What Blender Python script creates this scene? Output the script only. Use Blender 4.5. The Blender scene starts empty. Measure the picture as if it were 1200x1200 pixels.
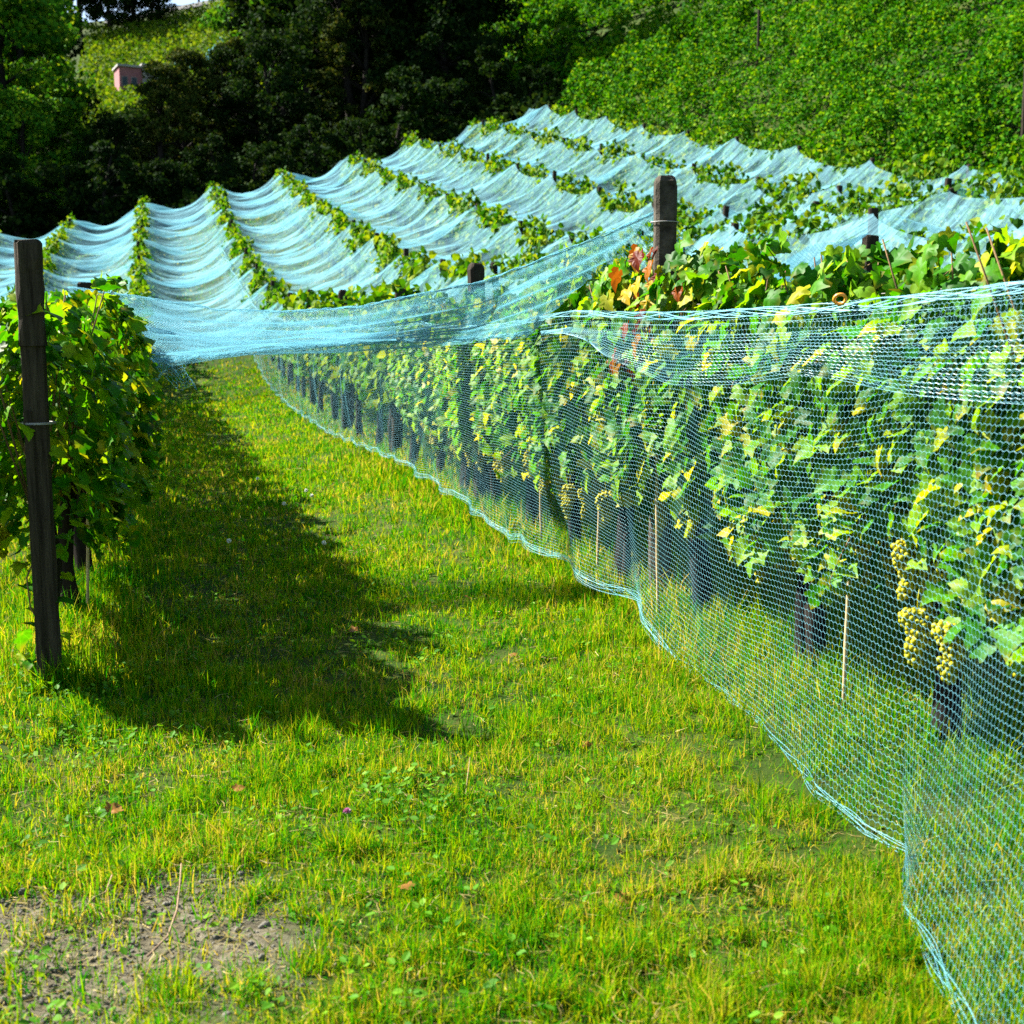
import bpy, math, random
import numpy as np
rng = np.random.default_rng(7)
random.seed(7)
SC = bpy.context.scene
COL = SC.collection
R = math.radians

# ------------------------------------------------------------------ camera, sky, sun, exposure
cam_d = bpy.data.cameras.new("camera")
cam = bpy.data.objects.new("camera", cam_d)
COL.objects.link(cam)
cam.location = (0, 0, 1.53)
cam.rotation_euler = (R(90 - 7.294), 0, R(-15.275))
cam_d.sensor_width = 36.0
cam_d.lens = 45.0
cam_d.clip_start = 0.05
cam_d.clip_end = 5000
cam_d.dof.use_dof = True
cam_d.dof.focus_distance = 6.0
cam_d.dof.aperture_fstop = 4.8
SC.camera = cam

SUN_EL, SUN_AZ = R(42), R(-51)          # azimuth from +Y, negative = towards -X
world = bpy.data.worlds.new("World")
SC.world = world
world.use_nodes = True
wn = world.node_tree
bg = wn.nodes["Background"]
sky = wn.nodes.new("ShaderNodeTexSky")
sky.sky_type = 'NISHITA'
sky.sun_disc = False
sky.sun_elevation = SUN_EL
sky.sun_rotation = SUN_AZ % (2 * math.pi)
wn.links.new(sky.outputs[0], bg.inputs[0])
bg.inputs[1].default_value = 0.06
sd = bpy.data.lights.new("sun", 'SUN')
sd.energy = 5.0
sd.angle = R(0.5)
sd.color = (1.0, 0.95, 0.86)
sun = bpy.data.objects.new("sun", sd)
COL.objects.link(sun)
from mathutils import Vector
SD = Vector((math.sin(SUN_AZ) * math.cos(SUN_EL), math.cos(SUN_AZ) * math.cos(SUN_EL), math.sin(SUN_EL)))
sun.rotation_euler = SD.to_track_quat('Z', 'Y').to_euler()
SC.view_settings.view_transform = 'Standard'
SC.view_settings.look = 'None'
SC.view_settings.exposure = 2.2
SC.view_settings.gamma = 1.0
cy = SC.cycles
cy.max_bounces = 7
cy.diffuse_bounces = 3
cy.glossy_bounces = 2
cy.transmission_bounces = 4
cy.transparent_max_bounces = 24
cy.caustics_reflective = False
cy.caustics_refractive = False
cy.use_denoising = False

# ------------------------------------------------------------------ helpers
def mesh(name, V, faces, mat=None, smooth=False, mat_idx=None, uv=None):
    """V (N,3); faces: one array (F,k) or a list of such arrays"""
    if isinstance(faces, np.ndarray):
        faces = [faces]
    faces = [np.asarray(f, dtype=np.int32) for f in faces if len(f)]
    me = bpy.data.meshes.new(name)
    V = np.ascontiguousarray(V, dtype=np.float32)
    me.vertices.add(len(V))
    me.vertices.foreach_set("co", V.ravel())
    loops = np.concatenate([f.ravel() for f in faces])
    tot = np.concatenate([np.full(len(f), f.shape[1], np.int32) for f in faces])
    st = np.concatenate([[0], np.cumsum(tot)[:-1]]).astype(np.int32)
    me.loops.add(len(loops))
    me.loops.foreach_set("vertex_index", loops)
    me.polygons.add(len(tot))
    me.polygons.foreach_set("loop_start", st)
    me.polygons.foreach_set("loop_total", tot)
    if mat_idx is not None:
        me.polygons.foreach_set("material_index", np.asarray(mat_idx, np.int32))
    if uv is not None:
        lay = me.uv_layers.new(name="leaf")
        lay.data.foreach_set("uv", np.asarray(uv, np.float32)[loops].ravel())
    me.update(calc_edges=True)
    if uv is None: me.validate()
    me.polygons.foreach_set("use_smooth", np.full(len(me.polygons), smooth, dtype=bool))
    for m in (mat if isinstance(mat, (list, tuple)) else [mat]):
        if m is not None:
            me.materials.append(m)
    return me

def link(name, me, parent=None, loc=None, rz=0.0, scale=None):
    o = bpy.data.objects.new(name, me)
    COL.objects.link(o)
    if parent is not None:
        o.parent = parent
    if loc is not None:
        o.location = [float(c) for c in loc]
    if rz:
        o.rotation_euler = (0, 0, float(rz))
    if scale is not None:
        o.scale = scale if hasattr(scale, '__len__') else (scale,) * 3
    return o

def tag(o, label=None, cat=None, group=None, kind=None):
    if label: o["label"] = label
    if cat: o["category"] = cat
    if group: o["group"] = group
    if kind: o["kind"] = kind
    return o

class MB:
    """collects pieces into one mesh"""
    def __init__(s):
        s.v, s.f, s.m, s.n, s.u = [], [], [], 0, []
    def add(s, V, F, mi=0, uv=None):
        s.u.append(np.zeros((len(V), 2), np.float32) if uv is None else uv)
        F = [F] if isinstance(F, np.ndarray) else F
        for f in F:
            if len(f):
                s.f.append(np.asarray(f, np.int32) + s.n); s.m.append(np.full(len(f), mi))
        s.v.append(np.asarray(V, np.float32)); s.n += len(V)
        return s
    def mesh(s, name, mat, smooth=False, uv=False):
        return mesh(name, np.concatenate(s.v), s.f, mat, smooth, np.concatenate(s.m), np.concatenate(s.u) if uv else None)

def tube(P, r, k=7, cap=True, rough=0.0):
    """tapered tube along polyline P with radii r"""
    P = np.asarray(P, float); n = len(P)
    r = np.broadcast_to(np.asarray(r, float), (n,))
    T = np.gradient(P, axis=0); T /= np.linalg.norm(T, axis=1, keepdims=True) + 1e-9
    ref = np.array([0.31, 0.17, 0.93]) if abs(T[:, 2]).mean() < .8 else np.array([0.93, 0.31, 0.17])
    A = np.cross(T, ref); A /= np.linalg.norm(A, axis=1, keepdims=True) + 1e-9
    Bn = np.cross(T, A)
    an = np.arange(k) * 2 * np.pi / k
    rr = r[:, None] * (1 + rough * rng.normal(size=(n, k)))
    V = P[:, None] + rr[..., None] * (A[:, None] * np.cos(an)[None, :, None] + Bn[:, None] * np.sin(an)[None, :, None])
    V = V.reshape(-1, 3)
    i = np.arange(n - 1)[:, None] * k; j = np.arange(k)[None]; j2 = (j + 1) % k
    F = np.stack([i + j, i + j2, i + k + j2, i + k + j], -1).reshape(-1, 4)
    fs = [F]
    if cap:
        fs += [np.arange(k)[None, ::-1].copy(), (np.arange(k) + (n - 1) * k)[None]]
    return V, fs

def threads(P, r):
    """P (L,n,3): many polylines -> thin three-sided threads"""
    L, n, _ = P.shape
    T = np.gradient(P, axis=1); T /= np.linalg.norm(T, axis=2, keepdims=True) + 1e-9
    A = np.cross(T, np.array([0.41, 0.33, 0.85])); A /= np.linalg.norm(A, axis=2, keepdims=True) + 1e-9
    Bn = np.cross(T, A)
    an = np.arange(3) * 2 * np.pi / 3
    rr = np.asarray(r)
    if rr.ndim: rr = rr[..., None, None]
    V = P[:, :, None] + rr * (A[:, :, None] * np.cos(an)[:, None] + Bn[:, :, None] * np.sin(an)[:, None])
    base = (np.arange(L)[:, None, None] * n + np.arange(n - 1)[None, :, None]) * 3
    j = np.arange(3)[None, None]; j2 = (j + 1) % 3
    F = np.stack([base + j, base + j2, base + 3 + j2, base + 3 + j], -1).reshape(-1, 4)
    return V.reshape(-1, 3), F

def box(x0, x1, y0, y1, z0, z1):
    V = np.array([(x, y, z) for z in (z0, z1) for y in (y0, y1) for x in (x0, x1)], float)
    F = np.array([(0, 2, 3, 1), (4, 5, 7, 6), (0, 1, 5, 4), (2, 6, 7, 3), (0, 4, 6, 2), (1, 3, 7, 5)])
    return V, F

def vnoise(x, y, seed=0):
    """smooth value noise in 0..1"""
    g = np.random.default_rng(seed).random((257, 257))
    xi = np.floor(x).astype(int); yi = np.floor(y).astype(int)
    fx = x - xi; fy = y - yi
    fx = fx * fx * (3 - 2 * fx); fy = fy * fy * (3 - 2 * fy)
    a = g[xi % 256, yi % 256]; b = g[(xi + 1) % 256, yi % 256]
    c = g[xi % 256, (yi + 1) % 256]; d = g[(xi + 1) % 256, (yi + 1) % 256]
    return (a * (1 - fx) + b * fx) * (1 - fy) + (c * (1 - fx) + d * fx) * fy

def smooth01(t):
    t = np.clip(t, 0, 1); return t * t * (3 - 2 * t)

def ordinal(n):
    ones = "zeroth first second third fourth fifth sixth seventh eighth ninth tenth eleventh twelfth thirteenth fourteenth fifteenth sixteenth seventeenth eighteenth nineteenth".split()
    tens = {2: "twent", 3: "thirt", 4: "fort", 5: "fift", 6: "sixt"}
    if n < 20: return ones[n]
    t, u = divmod(n, 10)
    return tens[t] + "ieth" if u == 0 else tens[t] + "y-" + ones[u]

# ------------------------------------------------------------------ materials
def newmat(name):
    m = bpy.data.materials.new(name); m.use_nodes = True
    nt = m.node_tree; nt.nodes.clear()
    out = nt.nodes.new("ShaderNodeOutputMaterial")
    return m, nt, out

def N(nt, typ, **kw):
    n = nt.nodes.new(typ)
    for k, v in kw.items():
        if k.startswith("i_"): n.inputs[k[2:].replace("_", " ")].default_value = v
        else: setattr(n, k, v)
    return n

def ramp(nt, stops, interp='LINEAR'):
    n = nt.nodes.new("ShaderNodeValToRGB")
    n.color_ramp.interpolation = interp
    e = n.color_ramp.elements
    while len(e) > 1: e.remove(e[-1])
    e[0].position = stops[0][0]; e[0].color = (*stops[0][1], 1)
    for p, c in stops[1:]:
        k = e.new(p); k.color = (*c, 1)
    return n

def leafmat(name, stops, trans=0.4, noise_scale=0.6, rough=0.45, spec=0.4, tboost=1.25, patch=0.5, veins=False):
    m, nt, out = newmat(name)
    geo = N(nt, "ShaderNodeNewGeometry")
    tc = N(nt, "ShaderNodeTexNoise", i_Scale=noise_scale, i_Detail=2.0)
    nt.links.new(geo.outputs["Position"], tc.inputs["Vector"])
    tc.inputs['Detail'].default_value = 5.0; tc.inputs['Roughness'].default_value = .62
    mx = N(nt, "ShaderNodeMath", operation='MULTIPLY_ADD')
    nt.links.new(tc.outputs["Fac"], mx.inputs[0]); mx.inputs[1].default_value = patch; mx.inputs[2].default_value = -patch / 2
    ad = N(nt, "ShaderNodeMath", operation='ADD', use_clamp=True)
    nt.links.new(geo.outputs["Random Per Island"], ad.inputs[0]); nt.links.new(mx.outputs[0], ad.inputs[1])
    rp = ramp(nt, stops); nt.links.new(ad.outputs[0], rp.inputs[0])
    # fine mottling inside each leaf
    n2 = N(nt, "ShaderNodeTexNoise", i_Scale=45.0, i_Detail=2.0)
    nt.links.new(geo.outputs["Position"], n2.inputs["Vector"])
    mr = N(nt, "ShaderNodeMapRange", i_To_Min=0.72, i_To_Max=1.28); nt.links.new(n2.outputs["Fac"], mr.inputs[0])
    vm = N(nt, "ShaderNodeVectorMath", operation='SCALE')
    nt.links.new(rp.outputs[0], vm.inputs[0]); nt.links.new(mr.outputs[0], vm.inputs["Scale"])
    if veins:
        uvn = N(nt, "ShaderNodeUVMap", uv_map="leaf"); sp_ = N(nt, "ShaderNodeSeparateXYZ"); nt.links.new(uvn.outputs[0], sp_.inputs[0])
        def M(op, a, b=None, c=None):
            k = N(nt, "ShaderNodeMath", operation=op)
            for ix, q in enumerate((a, b, c)):
                if q is None: continue
                if isinstance(q, (int, float)): k.inputs[ix].default_value = q
                else: nt.links.new(q, k.inputs[ix])
            return k.outputs[0]
        ang = M('ARCTAN2', sp_.outputs[0], sp_.outputs[1])
        v1 = M('ABSOLUTE', M('SINE', M('MULTIPLY', ang, 3.6)))
        rad = M('SQRT', M('ADD', M('MULTIPLY', sp_.outputs[0], sp_.outputs[0]), M('MULTIPLY', sp_.outputs[1], sp_.outputs[1])))
        vw = M('MULTIPLY', v1, M('ADD', rad, .15))
        sec = M('ABSOLUTE', M('SINE', M('ADD', M('MULTIPLY', rad, 34.0), M('MULTIPLY', v1, 5.0))))
        mrv = N(nt, "ShaderNodeMapRange"); nt.links.new(vw, mrv.inputs[0])
        mrv.inputs["From Max"].default_value = .09; mrv.inputs["To Min"].default_value = 1.55; mrv.inputs["To Max"].default_value = 1.0
        mrs = N(nt, "ShaderNodeMapRange"); nt.links.new(sec, mrs.inputs[0])
        mrs.inputs["From Max"].default_value = .25; mrs.inputs["To Min"].default_value = 1.16; mrs.inputs["To Max"].default_value = .97
        vs = N(nt, "ShaderNodeVectorMath", operation='SCALE'); nt.links.new(vm.outputs[0], vs.inputs[0]); nt.links.new(M('MULTIPLY', mrv.outputs[0], mrs.outputs[0]), vs.inputs["Scale"])
        # yellow-brown margins on some leaves
        nm = N(nt, "ShaderNodeTexNoise", i_Scale=9.0, i_Detail=3.0); nt.links.new(geo.outputs["Position"], nm.inputs["Vector"])
        eg = M('MULTIPLY', M('MULTIPLY_ADD', rad, 2.2, -1.05), M('MULTIPLY_ADD', nm.outputs["Fac"], 4.0, -1.75)); 
        egc = N(nt, "ShaderNodeClamp"); nt.links.new(eg, egc.inputs[0]); egc.inputs[2].default_value = .85
        mm = N(nt, "ShaderNodeMix", data_type='RGBA'); nt.links.new(egc.outputs[0], mm.inputs[0]); nt.links.new(vs.outputs[0], mm.inputs[6]); mm.inputs[7].default_value = (.30, .19, .015, 1)
        class _O: outputs = [mm.outputs[2]]
        vm = _O
    p = N(nt, "ShaderNodeBsdfPrincipled", i_Roughness=rough)
    p.inputs["Specular IOR Level"].default_value = spec
    nt.links.new(vm.outputs[0], p.inputs["Base Color"])
    t = N(nt, "ShaderNodeBsdfTranslucent")
    tm = N(nt, "ShaderNodeVectorMath", operation='MULTIPLY'); tm.inputs[1].default_value = (tboost * 1.1, tboost, tboost * .5)
    nt.links.new(vm.outputs[0], tm.inputs[0]); nt.links.new(tm.outputs[0], t.inputs[0])
    ms = N(nt, "ShaderNodeMixShader", i_Fac=trans)
    nt.links.new(p.outputs[0], ms.inputs[1]); nt.links.new(t.outputs[0], ms.inputs[2])
    nt.links.new(ms.outputs[0], out.inputs[0])
    return m

def plain(name, c1, c2, scale=8.0, rough=0.8, bump=0.3, spec=0.3, stretch=(1, 1, 1)):
    m, nt, out = newmat(name)
    tc = N(nt, "ShaderNodeTexCoord"); mp = N(nt, "ShaderNodeMapping"); mp.inputs["Scale"].default_value = stretch
    nt.links.new(tc.outputs["Object"], mp.inputs[0])
    n = N(nt, "ShaderNodeTexNoise", i_Scale=scale, i_Detail=6.0, i_Roughness=0.65)
    nt.links.new(mp.outputs[0], n.inputs["Vector"])
    rp = ramp(nt, [(0.3, c1), (0.7, c2)]); nt.links.new(n.outputs["Fac"], rp.inputs[0])
    p = N(nt, "ShaderNodeBsdfPrincipled", i_Roughness=rough); p.inputs["Specular IOR Level"].default_value = spec
    nt.links.new(rp.outputs[0], p.inputs["Base Color"])
    if bump:
        b = N(nt, "ShaderNodeBump", i_Strength=bump, i_Distance=0.02)
        nt.links.new(n.outputs["Fac"], b.inputs["Height"]); nt.links.new(b.outputs[0], p.inputs["Normal"])
    nt.links.new(p.outputs[0], out.inputs[0])
    return m

VINE = leafmat("vine_leaf", [(0, (.010, .07, .001)), (.3, (.026, .15, .001)), (.6, (.07, .23, .0015)), (.87, (.18, .32, .003)), (1, (.36, .34, .006))], trans=.48, noise_scale=.9, spec=.14, rough=.5, veins=True)
VINEF = leafmat("vine_leaf_far", [(0, (.010, .06, .001)), (.4, (.035, .13, .001)), (.75, (.10, .20, .002)), (1, (.22, .27, .005))], trans=.42, noise_scale=.3, spec=.1, rough=.6)
REDLEAF = leafmat("red_leaf", [(0, (.05, .006, .003)), (.5, (.14, .02, .004)), (.8, (.26, .08, .006)), (1, (.40, .28, .01))], trans=.35, spec=.08, tboost=1.0)
HILLV = leafmat("hill_vine_leaf", [(0, (.007, .055, .001)), (.4, (.022, .125, .001)), (.75, (.065, .19, .0015)), (1, (.15, .25, .003))], trans=.35, noise_scale=.12, rough=.7, spec=.04)
TREESHADE = leafmat("shaded_tree_leaf", [(0, (.003, .012, .003)), (.5, (.007, .022, .004)), (.85, (.015, .036, .004)), (1, (.03, .05, .006))], trans=.25, noise_scale=.15, spec=.03, rough=.8)  # deep shade of the wood is put into this darkened leaf colour
TREELIT = leafmat("sunlit_tree_leaf", [(0, (.016, .085, .006)), (.5, (.045, .16, .007)), (.85, (.12, .24, .008)), (1, (.22, .30, .012))], trans=.3, noise_scale=.15, spec=.05, rough=.8)  # lighter leaf copy, sunlight on these trees is put into the colour
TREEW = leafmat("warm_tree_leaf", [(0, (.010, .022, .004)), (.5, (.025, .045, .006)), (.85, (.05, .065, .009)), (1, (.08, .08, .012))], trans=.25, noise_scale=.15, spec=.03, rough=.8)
FARV = leafmat("far_vine_leaf", [(0, (.02, .065, .002)), (.5, (.06, .13, .003)), (1, (.15, .20, .008))], trans=.35, noise_scale=.08, spec=.05, rough=.8)
GRASS = leafmat("grass_blade", [(0, (.008, .11, .001)), (.3, (.038, .19, .001)), (.54, (.115, .255, .001)), (.77, (.22, .28, .002)), (.92, (.28, .255, .010)), (1, (.36, .28, .06))], trans=.45, noise_scale=1.0, rough=.7, spec=.03, patch=1.25, tboost=1.35)
WEED = leafmat("weed_leaf", [(0, (.03, .12, .003)), (.6, (.07, .21, .004)), (1, (.14, .28, .006))], trans=.4, noise_scale=2, spec=.12, rough=.6)
BARK = plain("vine_bark", (.006, .005, .004), (.028, .021, .016), 14, .95, .9, .1, (1, 1, .25))
CANE = plain("cane_bark", (.10, .06, .025), (.22, .13, .05), 10, .8, .4)
TREEBARK = plain("tree_bark", (.010, .008, .006), (.03, .025, .02), 5, .95, .8, .1)
WOODP = plain("post_wood", (.014, .010, .007), (.075, .058, .038), 6, .9, 1.0, .1, (9, 9, .5))
CONC = plain("post_concrete", (.022, .018, .013), (.095, .082, .062), 14, .95, 1.0, .12)
DARKP = plain("far_post", (.015, .011, .008), (.035, .028, .02), 6, .95, .3, .1)
BAMBOO = plain("bamboo", (.32, .23, .11), (.50, .38, .20), 12, .7, .2)
WIRE = plain("wire", (.20, .19, .18), (.34, .32, .30), 30, .5, 0, .5)
GRAPE = plain("grape_skin", (.20, .22, .004), (.38, .32, .006), 20, .5, 0, .12)
TWIG = plain("twig", (.16, .10, .06), (.30, .20, .12), 20, .9, .3)
ORANGE = plain("orange_plastic", (.75, .26, .02), (.85, .32, .03), 5, .4, 0, .5)
STONE = plain("stone", (.07, .065, .05), (.15, .14, .11), 20, .9, .4)
FLUFF = plain("seed_fluff", (.75, .75, .72), (.85, .85, .82), 20, 1, 0, .1)
PINK = plain("clover_pink", (.55, .20, .38), (.70, .34, .50), 30, .8, 0, .2)
STALK = plain("stalk", (.12, .20, .03), (.24, .26, .06), 20, .8, 0)

def threadmat(name, c1, c2, fac):
    m, nt, out = newmat(name)
    d = N(nt, "ShaderNodeBsdfPrincipled", i_Roughness=.38); d.inputs["Base Color"].default_value = (*c1, 1); d.inputs["Specular IOR Level"].default_value = .6
    t = N(nt, "ShaderNodeBsdfTranslucent"); t.inputs[0].default_value = (*c2, 1)
    ms = N(nt, "ShaderNodeMixShader", i_Fac=fac)
    nt.links.new(d.outputs[0], ms.inputs[1]); nt.links.new(t.outputs[0], ms.inputs[2]); nt.links.new(ms.outputs[0], out.inputs[0])
    return m
THREAD = threadmat("net_thread", (.17, .46, .56), (.20, .52, .62), .35)
MILKY = threadmat("milky_net_thread", (.40, .67, .75), (.46, .73, .80), .6)

def farnetmat():
    m, nt, out = newmat("net_sheet")
    geo = N(nt, "ShaderNodeNewGeometry")
    mp = N(nt, "ShaderNodeMapping"); mp.inputs["Scale"].default_value = (.35, 1.6, .35); mp.inputs["Rotation"].default_value = (0, 0, R(-14))
    nt.links.new(geo.outputs["Position"], mp.inputs[0])
    n = N(nt, "ShaderNodeTexNoise", i_Scale=1.3, i_Detail=5.0, i_Roughness=.6, i_Distortion=.6)
    nt.links.new(mp.outputs[0], n.inputs["Vector"])
    mr = N(nt, "ShaderNodeMapRange"); mr.inputs["From Min"].default_value = .30; mr.inputs["From Max"].default_value = .72
    mr.inputs["To Min"].default_value = .04; mr.inputs["To Max"].default_value = .54
    nt.links.new(n.outputs["Fac"], mr.inputs[0])
    d = N(nt, "ShaderNodeBsdfDiffuse"); d.inputs[0].default_value = (.28, .58, .69, 1)
    t = N(nt, "ShaderNodeBsdfTranslucent"); t.inputs[0].default_value = (.10, .40, .53, 1)
    mp2 = N(nt, "ShaderNodeMapping"); mp2.inputs["Scale"].default_value = (.45, 2.2, .5); mp2.inputs["Rotation"].default_value = (0, 0, R(9))
    nt.links.new(geo.outputs["Position"], mp2.inputs[0])
    nb = N(nt, "ShaderNodeTexNoise", i_Scale=1.5, i_Detail=4.0, i_Roughness=.55, i_Distortion=.8)
    nt.links.new(mp2.outputs[0], nb.inputs["Vector"])
    bp = N(nt, "ShaderNodeBump", i_Strength=1.0, i_Distance=.18)
    nt.links.new(nb.outputs["Fac"], bp.inputs["Height"])
    nt.links.new(bp.outputs[0], d.inputs["Normal"]); nt.links.new(bp.outputs[0], t.inputs["Normal"])
    ms = N(nt, "ShaderNodeMixShader", i_Fac=.4)
    nt.links.new(d.outputs[0], ms.inputs[1]); nt.links.new(t.outputs[0], ms.inputs[2])
    tr = N(nt, "ShaderNodeBsdfTransparent")
    m2 = N(nt, "ShaderNodeMixShader"); nt.links.new(mr.outputs[0], m2.inputs[0])
    nt.links.new(tr.outputs[0], m2.inputs[1]); nt.links.new(ms.outputs[0], m2.inputs[2])
    nt.links.new(m2.outputs[0], out.inputs[0])
    return m
NETF = farnetmat()

def groundmat():
    m, nt, out = newmat("ground")
    geo = N(nt, "ShaderNodeNewGeometry")
    n1 = N(nt, "ShaderNodeTexNoise", i_Scale=1.4, i_Detail=8.0, i_Roughness=.7)
    n2 = N(nt, "ShaderNodeTexNoise", i_Scale=28.0, i_Detail=6.0, i_Roughness=.7)
    for n in (n1, n2): nt.links.new(geo.outputs["Position"], n.inputs["Vector"])
    r1 = ramp(nt, [(.35, (.010, .03, .003)), (.55, (.03, .05, .005)), (.72, (.07, .065, .02))])
    nt.links.new(n1.outputs["Fac"], r1.inputs[0])
    r2 = ramp(nt, [(.3, (.035, .03, .018)), (.5, (.085, .075, .048)), (.7, (.15, .135, .095))])
    nt.links.new(n2.outputs["Fac"], r2.inputs[0])
    # bare stony patch beside the row's head
    sx = N(nt, "ShaderNodeSeparateXYZ"); nt.links.new(geo.outputs["Position"], sx.inputs[0])
    def ell(cx, cy, rx, ry):
        a = N(nt, "ShaderNodeMath", operation='SUBTRACT'); nt.links.new(sx.outputs[0], a.inputs[0]); a.inputs[1].default_value = cx
        b = N(nt, "ShaderNodeMath", operation='SUBTRACT'); nt.links.new(sx.outputs[1], b.inputs[0]); b.inputs[1].default_value = cy
        a2 = N(nt, "ShaderNodeMath", operation='DIVIDE'); nt.links.new(a.outputs[0], a2.inputs[0]); a2.inputs[1].default_value = rx
        b2 = N(nt, "ShaderNodeMath", operation='DIVIDE'); nt.links.new(b.outputs[0], b2.inputs[0]); b2.inputs[1].default_value = ry
        cb = N(nt, "ShaderNodeCombineXYZ"); nt.links.new(a2.outputs[0], cb.inputs[0]); nt.links.new(b2.outputs[0], cb.inputs[1])
        l = N(nt, "ShaderNodeVectorMath", operation='LENGTH'); nt.links.new(cb.outputs[0], l.inputs[0])
        mr = N(nt, "ShaderNodeMapRange"); mr.inputs["From Min"].default_value = 1.25; mr.inputs["From Max"].default_value = .8
        nt.links.new(l.outputs["Value"], mr.inputs[0]); return mr
    e = ell(-.25, 3.25, .56, .46)
    mx = N(nt, "ShaderNodeMix", data_type='RGBA')
    nt.links.new(e.outputs[0], mx.inputs[0]); nt.links.new(r1.outputs[0], mx.inputs[6]); nt.links.new(r2.outputs[0], mx.inputs[7])
    p = N(nt, "ShaderNodeBsdfPrincipled", i_Roughness=1.0); p.inputs["Specular IOR Level"].default_value = .1
    nt.links.new(mx.outputs[2], p.inputs["Base Color"])
    b = N(nt, "ShaderNodeBump", i_Strength=.7, i_Distance=.02)
    nt.links.new(n2.outputs["Fac"], b.inputs["Height"]); nt.links.new(b.outputs[0], p.inputs["Normal"])
    nt.links.new(p.outputs[0], out.inputs[0])
    return m
GROUND = groundmat()

# ------------------------------------------------------------------ terrain
_ky = np.array([-400, 0, 10, 20, 30, 38, 48, 65, 70.])
_kx = np.array([-10, -4, -.5, 2.7, 6, 9.3, 12.5, 15.8, 19, 22.5])
_kz = np.array([
    [-.3, 0, 0, 0, .4, 1.0, 1.6, 2.2, 2.8, 3.4],
    [-.3, 0, 0, 0, .4, 1.0, 1.6, 2.2, 2.8, 3.4],
    [-.3, 0, 0, 0, .5, 1.1, 1.7, 2.3, 2.9, 3.5],
    [-.2, 0, 0, .1, .9, 1.6, 2.2, 2.6, 3.2, 3.9],
    [-.2, 0, .2, .6, 1.7, 2.3, 2.9, 3.6, 4.2, 4.9],
    [.4, .9, 1.2, 1.7, 3.1, 3.9, 4.6, 5.3, 6.0, 6.7],
    [2., 2.6, 3., 3.6, 4.8, 5.8, 6.7, 7.5, 8.1, 8.9],
    [4.6, 5.6, 6.6, 7.5, 8.2, 9.1, 10, 11, 12.1, 13],
    [5.3, 6.4, 7.5, 8.4, 9.1, 10., 10.9, 12, 13.2, 14.1]])
_gx = np.arange(-40, 62, .5); _gy = np.arange(-40, 122, .5)
def _raw(x, y):
    xi = np.clip(x, -10, 22.5); yi = np.clip(y, -39, 70)
    tmp = np.array([np.interp(_gx.clip(-10, 22.5), _kx, row) for row in _kz])
    return tmp
_tab = np.array([np.interp(_gx.clip(-10, 22.5), _kx, row) for row in _kz])           # (ky, gx)
_tab = np.array([np.interp(_gy.clip(-39, 70), _ky, _tab[:, i]) for i in range(len(_gx))])  # (gx, gy)
for _ in range(3):                                                                      # smooth
    k = np.ones(7) / 7
    for ax in (0, 1):
        p = np.pad(_tab, [(3, 3) if a == ax else (0, 0) for a in (0, 1)], mode='edge')
        _tab = sum(np.take(p, range(i, i + _tab.shape[ax]), axis=ax) for i in range(7)) / 7
def bil(x, y):
    fx = np.clip((x - _gx[0]) / .5, 0, len(_gx) - 1.001); fy = np.clip((y - _gy[0]) / .5, 0, len(_gy) - 1.001)
    i = fx.astype(int); j = fy.astype(int); fx = fx - i; fy = fy - j
    return (_tab[i, j] * (1 - fx) + _tab[i + 1, j] * fx) * (1 - fy) + (_tab[i, j + 1] * (1 - fx) + _tab[i + 1, j + 1] * fx) * fy
def G(x, y):
    x = np.asarray(x, float); y = np.asarray(y, float)
    x, y = np.broadcast_arrays(x, y)
    z = bil(x, y)
    dy = np.clip(y - 68, 0, None)
    left = np.where(dy < 82, .27 * dy, .27 * 82 + .40 * np.clip(dy - 82, 0, 52))
    left = left - .28 * np.clip(y - 205, 0, None)
    dyr = np.clip(dy, 0, 150)
    w = smooth01((x - 12) / 26)
    z = z + left * (1 - w) + .26 * dyr * w
    dx = np.clip(x - 21.5, 0, 200)
    z = z + .55 * dx * smooth01(dx / 4 + .35) * (1 - smooth01((dx - 90) / 150) * .6)
    z = z - .02 * np.clip(-x - 10, 0, None)
    return z
def G1(x, y): return float(G(np.array([x]), np.array([y]))[0])

xs = np.unique(np.concatenate([np.linspace(-900, -60, 18), np.linspace(-60, -12, 20), np.arange(-12, 24, .5), np.linspace(24, 120, 50), np.linspace(120, 900, 18)]))
ysg = np.unique(np.concatenate([np.linspace(-500, -10, 16), np.arange(-10, 75, .5), np.linspace(75, 260, 60), np.linspace(260, 1500, 20)]))
XX, YY = np.meshgrid(xs, ysg, indexing='ij')
ZZ = G(XX, YY) + np.where((np.abs(XX) < 25) & (YY < 75), .05 * (vnoise(XX * .9 + 40, YY * .9 + 40, 3) - .5), 0)
ZZ = np.maximum(ZZ, np.where(YY > 230, -3, -50))
ny = len(ysg)
ii = (np.arange(len(xs) - 1)[:, None] * ny + np.arange(ny - 1)[None]).ravel()
ground = link("ground", mesh("ground", np.stack([XX, YY, ZZ], -1).reshape(-1, 3), np.stack([ii, ii + ny, ii + ny + 1, ii + 1], -1), GROUND, True))
tag(ground, kind="structure")

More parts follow.
